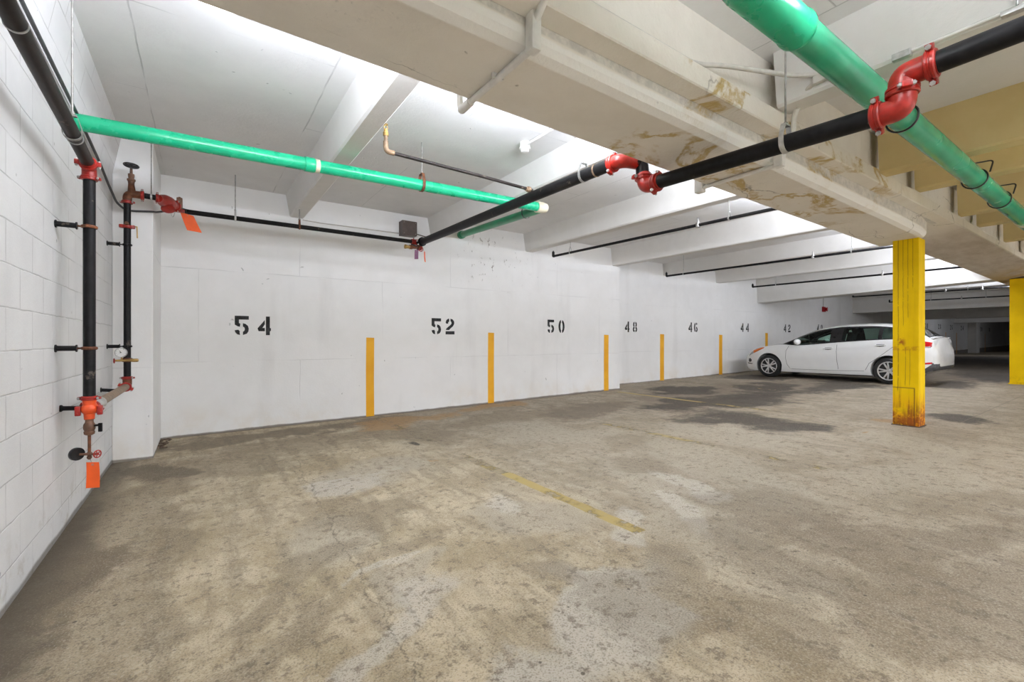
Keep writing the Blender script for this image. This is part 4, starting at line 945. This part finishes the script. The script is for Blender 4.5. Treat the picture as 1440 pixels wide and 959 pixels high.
m = MB(); m.obox((3.48, .93, 2.945), (0, 1, 0), (1, 0, 0), (0, 0, 1), .045, .022, .02, .005); m.build('end_clip', M['steel'], t)
t = thing('ceiling_outlet', (2.84, 3.9, ZC), 'round white outlet box on the ceiling between the first two joists', 'outlet')
m = MB(); m.lathe((2.84, 3.9, ZC), (0, 0, -1), [(0, .055), (.05, .055), (.055, .062), (.07, .062), (.075, .045), (.1, .042), (.105, .03)], 20); m.build('box_body', M['whitepvc'], t)
m = MB(); m.tube([(2.84, 3.85, ZC - .028), (2.84, 2.4, ZC - .028)], .016, 12); m.build('feed_conduit', M['whitepvc'], t)
t = thing('alarm_horn', (20.3, Y2, 2.48), 'small red alarm horn high on the wall above the car roof', 'alarm')
m = MB(); m.box((20.17, Y2 - .06, 2.38), (20.43, Y2 - .001, 2.58), .02); m.lathe((20.38, Y2 - .06, 2.48), (.2, -1, 0), [(0, .05), (.05, .085), (.06, .085), (.06, .03)], 14); m.build('horn', M['hornred'], t)
m = MB(); m.tube([(20.28, Y2 - .015, 2.58), (20.28, Y2 - .015, ZC)], .012, 8); m.build('conduit', M['greypipe'], t)
m = MB(); m.tube([(-.715, .5, 3.02), (-.715, 3.18, 2.885), (-.712, 4.44, 2.825), (-.712, 5.2, 2.775), (-.705, 5.6, 2.70), (-.68, 5.95, 2.60), (-.62, 6.085, 2.565), (-.41, 6.085, 2.59), (-.385, 6.14, 2.60), (-.30, 6.28, 2.66), (-.21, 6.40, 2.78)], .0105, 10, .14)
solo('wall_cable', m, M['cable'], (XL, 4.4, 2.8), 'black cable sagging along the top of the block wall to the check valve', 'cable')
m = MB(); m.tube([(-.722, 3.45, 3.0), (-.716, 3.38, 3.12), (-.690, 3.42, 3.2), (-.672, 3.3, ZC - .01)], .005, 8, .06)
solo('wall_cable', m, M['cable'], (XL, 3.4, 3.1), 'thin wire looping up the block wall to the ceiling at top left', 'cable')

# ------------------------------------------------------------------ fluorescent battens: bay and aisle lamps, plus unseen ones added for brightness
LAMPS = []
def batten(x, y, z, along, lb, power, grp, up=0, tilt=0.):
    t = thing('ceiling_light', (x, y, z), lb, 'light', grp)
    d = V((1, 0, 0)) if along == 'x' else V((0, 1, 0)); e = V((0, 0, 1)).cross(d)
    m = MB(); m.obox((x, y, z + .035), d, e, (0, 0, 1), .62, .07, .03, .01); m.build('housing', M['lamp_housing'], t)
    for s_ in (-1, 1):
        m = MB(); c = V((x, y, z - .012)) + e * .035 * s_; m.cyl(c - d * .58, c + d * .58, .013, 10); m.build('tube', M['tube'], t)
    if z < ZC - .15:
        for s_ in (-1, 1):
            q = V((x, y, 0)) + d * .5 * s_; m = MB(); m.cyl((q.x, q.y, z + .06), (q.x, q.y, ZC), .004, 6); m.build('rod', M['rod'], t)
    L = bpy.data.lights.new('tube_light', 'AREA'); L.shape = 'RECTANGLE'; L.size = 1.16; L.size_y = .10; L.energy = power; L.color = (.91, .968, 1.095); L.spread = PI
    o = bpy.data.objects.new('tube_light', L); C.objects.link(o); o.parent = t; o.location = (0, 0, -.035)
    o.rotation_euler = (tilt, 0, PI / 2 if along == 'y' else 0)
    if up:
        U = L.copy(); U.energy = up; o = bpy.data.objects.new('tube_light', U); C.objects.link(o); o.parent = t; o.location = (0, 0, .075)
        o.rotation_euler = (math.radians(148) if tilt else PI, 0, PI / 2 if along == 'y' else 0)

# ------------------------------------------------------------------ white car, nose to the wall
car = thing('car', (14.25, 5.0, fz(14.25)), 'white four-door saloon car parked nose to the numbered wall behind the rusty column', 'car')
car.rotation_euler = (0, -math.atan(SL), 0); car['_w'] = (0, 0, 0)
def pchip(xs, ys):
    o = np.argsort(xs, kind='stable'); x = np.array(xs, float)[o]; y = np.array(ys, float)[o]
    x = x + np.arange(len(x)) * 1e-4
    h = np.diff(x); d = np.diff(y) / h; mm = np.zeros(len(x))
    for i in range(1, len(x) - 1):
        if d[i - 1] * d[i] > 0:
            w1, w2 = 2 * h[i] + h[i - 1], h[i] + 2 * h[i - 1]; mm[i] = (w1 + w2) / (w1 / d[i - 1] + w2 / d[i])
    mm[0], mm[-1] = d[0], d[-1]
    def f(t):
        t = min(max(t, x[0]), x[-1]); i = min(max(int(np.searchsorted(x, t)) - 1, 0), len(x) - 2)
        s_ = (t - x[i]) / h[i]
        return float((1 + 2 * s_) * (1 - s_) ** 2 * y[i] + s_ * (1 - s_) ** 2 * h[i] * mm[i] + s_ * s_ * (3 - 2 * s_) * y[i + 1] + s_ * s_ * (s_ - 1) * h[i] * mm[i + 1])
    return f
def cv(*p): return pchip([a for a, b in p], [b for a, b in p])
# curves against world y (nose 7.27, tail 2.74); heights above the ground
fB = cv((7.40, .50), (7.33, .57), (7.20, .65), (7.10, .73), (6.9, .80), (6.67, .865), (6.4, .905), (6.15, .925), (5.85, .905), (5.3, .945), (4.89, .985), (4.37, 1.025), (3.77, 1.06), (3.36, 1.075), (3.12, 1.05), (3.06, 1.035), (3.04, .90), (3.0, .80), (2.98, .70))
fC = cv((7.40, .50), (7.30, .60), (7.16, .71), (6.9, .83), (6.67, .91), (6.4, .955), (6.15, .985), (5.8, .99), (5.0, 1.0), (3.4, 1.07), (3.04, 1.09), (3.065, 1.075), (3.04, .90), (3.0, .80), (2.98, .70))
fW = cv((7.40, .40), (7.37, .55), (7.28, .68), (7.13, .775), (6.95, .83), (6.7, .872), (6.4, .888), (5, .892), (3.5, .888), (3.28, .868), (3.12, .82), (3.06, .77), (3.0, .70), (2.98, .60))
fZ = cv((7.40, .34), (7.33, .24), (7.16, .175), (6.9, .15), (6.0, .155), (4.3, .165), (3.5, .175), (3.28, .25), (3.10, .33), (3.015, .36), (2.98, .44))
def section(Y):
    B, Cc, W, zb = fB(Y), fC(Y), fW(Y), fZ(Y); h = B - zb; cab = min(1, max(0, (6.3 - Y) / .4)) * min(1, max(0, (Y - 2.8) / .3)); inb = .055 * cab + .02
    return [(0, zb), (W * .80, zb), (W - .045, zb + .018 * h / .7), (W - .012, zb + .16 * h), (W - .022, zb + .27 * h), (W, zb + .50 * h), (W - .004, zb + .74 * h),
            (W - inb * .7, B - .035), (W - inb - .022, B), (W * .55, B + (Cc - B) * .72), (0, Cc)]
def side_x(Y, z):
    pr = section(Y)[2:9]
    for (a, za), (b, zb) in zip(pr, pr[1:]):
        if za <= z <= zb: return a + (b - a) * (z - za) / max(1e-6, zb - za)
    return pr[0][0] if z < pr[0][1] else pr[-1][0]
ys = sorted(set([round(v, 3) for v in list(np.linspace(7.40, 7.10, 10)) + list(np.linspace(7.10, 3.08, 63)) + list(np.linspace(3.08, 2.98, 13))]), reverse=True)
m = MB(); vs = []; fs = []; n = 20
for Y in ys:
    s_ = section(Y); full = [(-x, z) for x, z in s_] + [(x, z) for x, z in s_[-2:0:-1]]
    vs += [(x, Y - 5, z) for x, z in full]
for i in range(len(ys) - 1):
    for k in range(n):
        k2 = (k + 1) % n; fs.append((i * n + k, i * n + k2, (i + 1) * n + k2, (i + 1) * n + k))
fs += [tuple(range(n)), tuple((len(ys) - 1) * n + k for k in range(n))]
m.add(vs, fs, True)
body = m.build('body', M['carwhite'], None, (0, 0, 0))
WHEELS = [(6.56, -1), (6.56, 1), (3.82, -1), (3.82, 1)]; WR = .315
m = MB()
for yy, sd in WHEELS: m.cyl((sd * .60, yy - 5, WR + .012), (sd * 1.1, yy - 5, WR + .012), WR + .040, 40)
cut = m.build('cutter', M['cartrim'], None, (0, 0, 0))
md = body.modifiers.new('arches', 'BOOLEAN'); md.operation = 'DIFFERENCE'; md.object = cut; md.solver = 'EXACT'
dg_ = bpy.context.evaluated_depsgraph_get(); nm = bpy.data.meshes.new_from_object(body.evaluated_get(dg_))
body.modifiers.clear(); old = body.data; body.data = nm; bpy.data.meshes.remove(old); nm.name = 'body'
cm = cut.data; bpy.data.objects.remove(cut); bpy.data.meshes.remove(cm)
bm = bmesh.new(); bm.from_mesh(nm)
for f in bm.faces: f.smooth = True
bm.to_mesh(nm); bm.free(); nm.set_sharp_from_angle(angle=math.radians(38))
nm.materials.clear(); nm.materials.append(M['carwhite']); nm.materials.append(M['cartrim']); nm.materials.append(M['carvalance'])
for p in nm.polygons:   # the inside of each arch is bare black liner
    c = p.center
    for yy, sd in WHEELS:
        d = math.hypot(c.y - (yy - 5), c.z - WR - .012)
        if d < WR + .0385 and abs(c.x) < .885 and c.x * sd > .55: p.material_index = 1
    if p.material_index >= 2: p.material_index = 0
    if c.y + 5 < 3.11 and c.z < .50 and p.material_index == 0: p.material_index = 2
body.parent = car; body.location = (0, 0, 0)

# greenhouse
fR = cv((6.22, .955), (6.0, 1.05), (5.81, 1.135), (5.33, 1.305), (5.0, 1.36), (4.74, 1.383), (4.3, 1.388), (3.77, 1.345), (3.4, 1.25), (3.21, 1.125), (3.10, 1.06))
fT = cv((6.22, .985), (6.0, 1.115), (5.81, 1.215), (5.41, 1.365), (5.0, 1.435), (4.6, 1.458), (4.3, 1.458), (3.82, 1.42), (3.4, 1.31), (3.21, 1.165), (3.10, 1.085))
fr_ = cv((6.22, .70), (5.81, .655), (5.33, .61), (4.74, .585), (3.77, .585), (3.4, .60), (3.21, .635), (3.10, .67))
def belt(Y): s_ = section(Y)[8]; return V((s_[0], Y - 5, s_[1] - .004))
def gp(Y, t, sd, off=0.):
    b = belt(Y); r_ = V((fr_(Y), Y - 5, fR(Y))); p = b + (r_ - b) * t
    if r_.z < b.z: p = b
    p.x += .035 * 4 * t * (1 - t) * min(1, max(0, (r_.z - b.z) / .3)) + off
    return V((p.x * sd, p.y, p.z))
def roofp(Y, s_, off=0.):
    a = abs(s_); r_ = fr_(Y); z = fR(Y) + (fT(Y) - fR(Y)) * (1 - a ** 2.6)
    return V((r_ * s_, Y - 5, z + off))
GYs = list(np.linspace(6.20, 3.11, 80))
TT = [0, .05, .09, .3, .5, .7, .88, .94, 1]
def win(Y, t):
    if not (.07 < t < .90): return None
    if 5.06 < Y < 5.92: return 'f'
    if 4.03 < Y < 4.78: return 'r'
    if 3.50 < Y < 3.97: return 'q'
    return None
for sd, nm_ in ((-1, 'near'), (1, 'off')):
    parts = {'f': MB(), 'r': MB(), 'q': MB(), None: MB(), 'w': MB()}
    for i in range(len(GYs) - 1):
        for j in range(len(TT) - 1):
            a, b = GYs[i], GYs[i + 1]; yc = (a + b) / 2; tc = (TT[j] + TT[j + 1]) / 2
            if fR(yc) - belt(yc).z < .012: continue
            k = win(yc, tc)
            if k is None and yc < 3.42: k = 'w'
            q = [gp(a, TT[j], sd, .0), gp(b, TT[j], sd), gp(b, TT[j + 1], sd), gp(a, TT[j + 1], sd)]
            parts[k].add(q, [(0, 1, 2, 3)], True)
    tr = parts[None].build('window_surround', M['cartrim'], car)
    parts['w'].build('rear_pillar', M['carwhite'], car)
    for k, nn in (('f', 'front_window'), ('r', 'rear_window'), ('q', 'quarter_window')): parts[k].build(nn, M['glass'], car)
m = MB(); ws = MB(); rw = MB(); SS = list(np.linspace(-1, 1, 25))
for i in range(len(GYs) - 1):
    for j in range(24):
        a, b = GYs[i], GYs[i + 1]; yc = (a + b) / 2; sc = (SS[j] + SS[j + 1]) / 2
        t_ = ws if (yc > 5.46 and abs(sc) < .91) else rw if (3.15 < yc < 3.55 and abs(sc) < .88) else m
        t_.add([roofp(a, SS[j]), roofp(b, SS[j]), roofp(b, SS[j + 1]), roofp(a, SS[j + 1])], [(0, 1, 2, 3)], True)
m.build('roof', M['carwhite'], car); ws.build('windscreen', M['glass'], car); rw.build('back_window', M['glass'], car)
# cabin
m = MB(); vs = []; cy = list(np.linspace(6.1, 3.2, 16))
for Y in cy: b = belt(Y); vs += [(-b.x + .03, Y - 5, fC(Y) + .012), (b.x - .03, Y - 5, fC(Y) + .012)]
m.add(vs, [(2 * i, 2 * i + 1, 2 * i + 3, 2 * i + 2) for i in range(15)]); m.build('cabin_deck', M['seat'], car)
for sx in (-.36, .36):
    m = MB(); m.obox((sx, 4.98 - 5, 1.06), (1, 0, 0), (0, 1, .22), (0, -.22, 1), .22, .055, .19, .05)
    s_ = m.build('front_seat', M['seat'], car)
    m = MB(); m.obox((sx, 4.86 - 5, 1.275), (1, 0, 0), (0, 1, .2), (0, -.2, 1), .12, .05, .075, .04); m.build('headrest', M['seat'], s_)
m = MB(); m.obox((0, 3.78 - 5, 1.09), (1, 0, 0), (0, 1, .3), (0, -.3, 1), .55, .05, .10, .04); m.build('rear_seat', M['seat'], car)
m = MB(); m.obox((0, 5.86 - 5, 1.0), (1, 0, 0), (0, 1, 0), (0, 0, 1), .6, .18, .03, .03); m.build('dashboard', M['seat'], car)
m = MB(); m.ring((-.36, 5.62 - 5, 1.03), (0, -1, .5), .18, .014, 22, 8); m.build('steering_wheel', M['seat'], car)

# side details laid on the body skin
def patch(top, bot, n, off, th=.006, sd=-1):
    """strip of skin between two (Y, z) polylines, lifted by off"""
    def smp(pl, f):
        f *= len(pl) - 1; i = min(int(f), len(pl) - 2); q = f - i
        return (pl[i][0] + (pl[i + 1][0] - pl[i][0]) * q, pl[i][1] + (pl[i + 1][1] - pl[i][1]) * q)
    mb = MB(); vs = []; k = 5
    for i in range(n + 1):
        a = smp(top, i / n); b = smp(bot, i / n)
        for j in range(k):
            f = j / (k - 1); Y = a[0] + (b[0] - a[0]) * f; z = a[1] + (b[1] - a[1]) * f
            vs.append((sd * (side_x(Y, z) + off * (1 if 0 < i < n and 0 < j < k - 1 else .15)), Y - 5, z))
    fs = [(i * k + j, i * k + j + 1, (i + 1) * k + j + 1, (i + 1) * k + j) for i in range(n) for j in range(k - 1)]
    return mb.add(vs, fs, True)
for sd in (-1, 1):
    hl = patch([(7.185, .60), (7.10, .70), (6.95, .795), (6.80, .835), (6.68, .845)], [(7.19, .575), (7.11, .62), (6.97, .695), (6.82, .765), (6.70, .815)], 14, .012, sd=sd).build('headlight', M['lampclear'], car)
    patch([(7.04, .745), (6.92, .80), (6.80, .832), (6.68, .846)], [(7.05, .655), (6.94, .70), (6.82, .76), (6.70, .815)], 8, .017, sd=sd).build('indicator', M['lampamber'], hl)
    patch([(7.20, .50), (7.13, .515), (7.08, .47)], [(7.20, .41), (7.14, .40), (7.09, .43)], 6, .008, sd=sd).build('fog_recess', M['cartrim'], car)
    patch([(7.24, .385), (7.12, .37), (7.06, .36)], [(7.24, .355), (7.12, .345), (7.07, .345)], 6, .012, sd=sd).build('bumper_bar', M['cartrim'], car)
    tl = patch([(3.32, 1.0), (3.2, 1.012), (3.12, 1.0), (3.07, .985)], [(3.33, .90), (3.2, .875), (3.12, .865), (3.072, .89)], 12, .012, sd=sd).build('tail_light', M['lampred'], car)
    patch([(3.26, .905), (3.15, .90), (3.085, .895)], [(3.25, .885), (3.15, .872), (3.085, .868)], 8, .016, sd=sd).build('reversing_lens', M['lampclear'], tl)
    patch([(3.20, .525), (3.12, .54), (3.07, .545)], [(3.18, .495), (3.12, .498), (3.07, .51)], 6, .008, sd=sd).build('rear_reflector', M['lampred'], car)
    patch([(3.19, .39), (3.09, .48), (3.05, .50), (2.995, .51)], [(3.20, .285), (3.12, .335), (3.06, .36), (3.0, .39)], 10, .010, sd=sd).build('bumper_valance', M['carvalance'], car)
    for Y0 in (5.07, 3.98):
        m = MB(); x = side_x(Y0, .83 if Y0 > 5 else .92); zz = .825 if Y0 > 5 else .915
        m.tube([(sd * (x - .002), Y0 + .105 - 5, zz - .006), (sd * (x + .03), Y0 + .07 - 5, zz), (sd * (x + .032), Y0 - .06 - 5, zz + .006), (sd * (x - .002), Y0 - .10 - 5, zz + .008)], .0135, 10, .03)
        h_ = m.build('door_handle', M['carwhite'], car)
        patch([(Y0 + .08, zz + .026), (Y0, zz + .03), (Y0 - .08, zz + .03)], [(Y0 + .07, zz - .026), (Y0, zz - .03), (Y0 - .07, zz - .02)], 6, .002, sd=sd).build('handle_recess', M['seam'], h_)
    def seam(pl, w=.009):
        t_ = []; b_ = []
        for i, (Y, z) in enumerate(pl):
            p0 = pl[max(0, i - 1)]; p1 = pl[min(len(pl) - 1, i + 1)]; dx, dz = p1[0] - p0[0], p1[1] - p0[1]; L = math.hypot(dx, dz)
            t_.append((Y - dz / L * w / 2, z + dx / L * w / 2)); b_.append((Y + dz / L * w / 2, z - dx / L * w / 2))
        patch(t_, b_, 4 * len(pl), .0022, sd=sd).build('door_seam', M['seam'], car)
    seam([(6.03, .88), (6.09, .75), (6.10, .55), (6.07, .38), (5.98, .26)]); seam([(4.88, .965), (4.88, .75), (4.87, .5), (4.84, .27)])
    seam([(3.66, 1.03), (3.74, .88), (3.98, .66), (4.20, .48), (4.28, .30)]); seam([(5.96, .26), (5.4, .265), (4.84, .27), (4.3, .29)], .008)
    # mirror
    m = MB(); m.sphere((sd * (belt(5.78).x + .13), 5.78 - 5, 1.0), .125, 18, (1.0, .6, .66)); mi = m.build('side_mirror', M['carwhite'], car)
    m = MB(); m.cyl((sd * (belt(5.80).x - .01), 5.80 - 5, .935), (sd * (belt(5.79).x + .10), 5.785 - 5, .955), .018, 10); m.build('mirror_arm', M['cartrim'], mi)
    m = MB(); m.lathe((sd * (belt(5.78).x + .13), 5.735 - 5, 1.0), (0, -1, 0), [(0, .055), (.006, .05)], 16); m.build('mirror_glass', M['alloy'], mi)
# wheels
def wheel(yy, sd):
    c = V((sd * .775, yy - 5, WR)); ax = V((sd, 0, 0)); mb = MB()
    mb.lathe(c - ax * .095, ax, [(0, .20), (0, .27), (.015, .30), (.045, WR), (.145, WR), (.175, .302), (.19, .27), (.192, .225), (.17, .215), (.17, .2)], 44)
    mb.ring(c + ax * .093, ax, .262, .004, 40, 6)
    w_ = mb.build('wheel', M['rubber'], car)
    b = MB(); b.ring(c + ax * .088, ax, .213, .011, 44, 8); b.lathe(c + ax * .02, ax, [(0, .205), (.06, .208), (.062, .20), (.002, .197)], 40)
    u = V((0, 0, 1)); w2 = ax.cross(u)
    for k in range(5):
        for da in (-.20, .20):
            a = 2 * PI * k / 5 + da + .3; d = u * math.cos(a) + w2 * math.sin(a); a0 = 2 * PI * k / 5 + .3 + da * .6; d0 = u * math.cos(a0) + w2 * math.sin(a0)
            p0 = c + ax * .072 + d0 * .03; p1 = c + ax * .078 + d * .21; ln = (p1 - p0)
            b.obox((p0 + p1) / 2, ln, ax.cross(ln), ax, ln.length / 2, .0165, .014, .006)
    b.lathe(c + ax * .05, ax, [(0, .058), (.03, .055), (.036, .03), (.038, .02)], 20); b.build('rim', M['alloy'], w_)
    b = MB(); b.lathe(c + ax * .0, ax, [(0, .2), (.015, .2)], 30); b.build('brake_drum', M['cartrim'], w_)
for yy, sd in WHEELS: wheel(yy, sd)
m = MB(); m.box((-.62, 3.5 - 5, .14), (.62, 7.0 - 5, .20)); m.build('underbody', M['cartrim'], car)
m = MB(); m.box((-.26, 3.06 - 5, .80), (.26, 3.02 - 5, .92), .006); m.build('number_plate', M['plate'], car)
m = MB(); m.box((-.66, 3.06 - 5, 1.065), (.66, 3.12 - 5, 1.085), .008); m.build('boot_lip', M['carwhite'], car)
m = MB(); m.sphere((0, 3.2 - 5, 1.14), .03, 10, (.5, 1.4, .8)); m.build('brake_lamp_pod', M['cartrim'], car)

# ------------------------------------------------------------------ light
for x, y, p, u, lb in ((.45, 2.85, 12, 38, 'unseen fill batten added behind the girder in the corner bay by the block wall'),  # corner-bay lamp added to lift the dim ceiling and wall
                 (2.2, 2.85, 11, 62, 'fluorescent batten behind the girder between the first and second joists'), (4.35, 2.85, 10, 50, 'fluorescent batten behind the girder between the second and third joists'),
                 (6.55, 2.85, 11, 50, 'fluorescent batten behind the girder between the third and fourth joists'), (9.1, 2.85, 18, 46, 'fluorescent batten behind the girder in the bay of number 48'),
                 (11.65, 2.85, 20, 46, 'fluorescent batten behind the girder in the bay of number 46'), (14.2, 2.85, 22, 46, 'fluorescent batten behind the girder just before the deep cross girder'),
                 (19.2, 2.9, 30, 30, 'fluorescent batten in the dim bays beyond the deep cross girder'), (34., 3.5, 26, 3, 'unseen fill batten added far away in the dark end'), (43., 3.5, 7, 1, 'unseen fill batten added farthest away in the dark end')):  # dark-end lamps added to brighten the far wall
    batten(x, y - .25, 2.875, 'x', lb, p, 'lamps behind the girder', u, math.radians(58))
for x, y, z, p, u, lb in ((2.5, -.35, 3.0, 5, 30, 'fluorescent batten hung over the aisle nearest the viewer'), (6.0, -1.2, 3.0, 34, 44, 'unseen fill batten added over the aisle abreast of the rusty column'),  # lamps abreast of the column and car added for even fill
                 (13.2, -1.2, 3.0, 22, 30, 'unseen fill batten added over the aisle abreast of the parked car'), (2.2, -4.6, 2.72, 245, 30, 'unseen fill batten added low behind the viewer'),
                 (6.4, -4.6, 2.72, 95, 30, 'unseen fill batten added low across the aisle from number 50'), (10.4, -4.6, 2.72, 240, 30, 'unseen fill batten added low across the aisle from number 48'), (15., -4.6, 2.72, 200, 30, 'unseen fill batten added low across the aisle from number 44')):  # low lamps added to light the numbered wall from the front
    batten(x, y, z, 'x' if y < -2 else 'y', lb, p, 'lamps over the aisle', u)
t = thing('unseen_globe_light', (2.3, .75, 2.86), 'unseen globe lamp placed over the aisle to throw the pipe shadows', 'light')  # unseen lamp placed to sharpen pipe shadows on the block wall
m = MB(); m.sphere((2.3, .75, 2.86), .07, 18); m.build('globe', M['tube'], t)
m = MB(); m.lathe((2.3, .75, 2.91), (0, 0, 1), [(0, .06), (.03, .06), (.05, .03), (.06, .012), (ZC - 2.91, .012)], 16); m.build('stem', M['lamp_housing'], t)
L = bpy.data.lights.new('unseen_globe_lamp', 'POINT'); L.energy = 62; L.shadow_soft_size = .075; L.color = (.93, .97, 1.05)
o = bpy.data.objects.new('unseen_globe_lamp', L); C.objects.link(o); o.parent = t
w = bpy.data.worlds.new('World'); S.world = w; w.use_nodes = True
w.node_tree.nodes['Background'].inputs[0].default_value = (.9, .95, 1, 1); w.node_tree.nodes['Background'].inputs[1].default_value = .02

# ------------------------------------------------------------------ camera
cam = bpy.data.cameras.new('Camera'); cam.lens = 16; cam.sensor_width = 36; cam.clip_start = .05; cam.clip_end = 200
co = bpy.data.objects.new('Camera', cam); C.objects.link(co); co.location = (0, 0, 1.23); co.rotation_euler = (PI / 2, 0, -math.radians(34.45)); S.camera = co
S.view_settings.view_transform = 'Standard'; S.view_settings.look = 'None'; S.view_settings.gamma = 1; S.view_settings.use_curve_mapping = False
S.view_settings.exposure = 0.72
S.cycles.use_adaptive_sampling = True; S.cycles.adaptive_threshold = .015
S.cycles.max_bounces = 9; S.cycles.diffuse_bounces = 6; S.cycles.glossy_bounces = 4; S.cycles.transparent_max_bounces = 16
S.cycles.sample_clamp_indirect = 6; S.cycles.caustics_reflective = False; S.cycles.caustics_refractive = False
for o in S.objects:
    if '_w' in o: del o['_w']
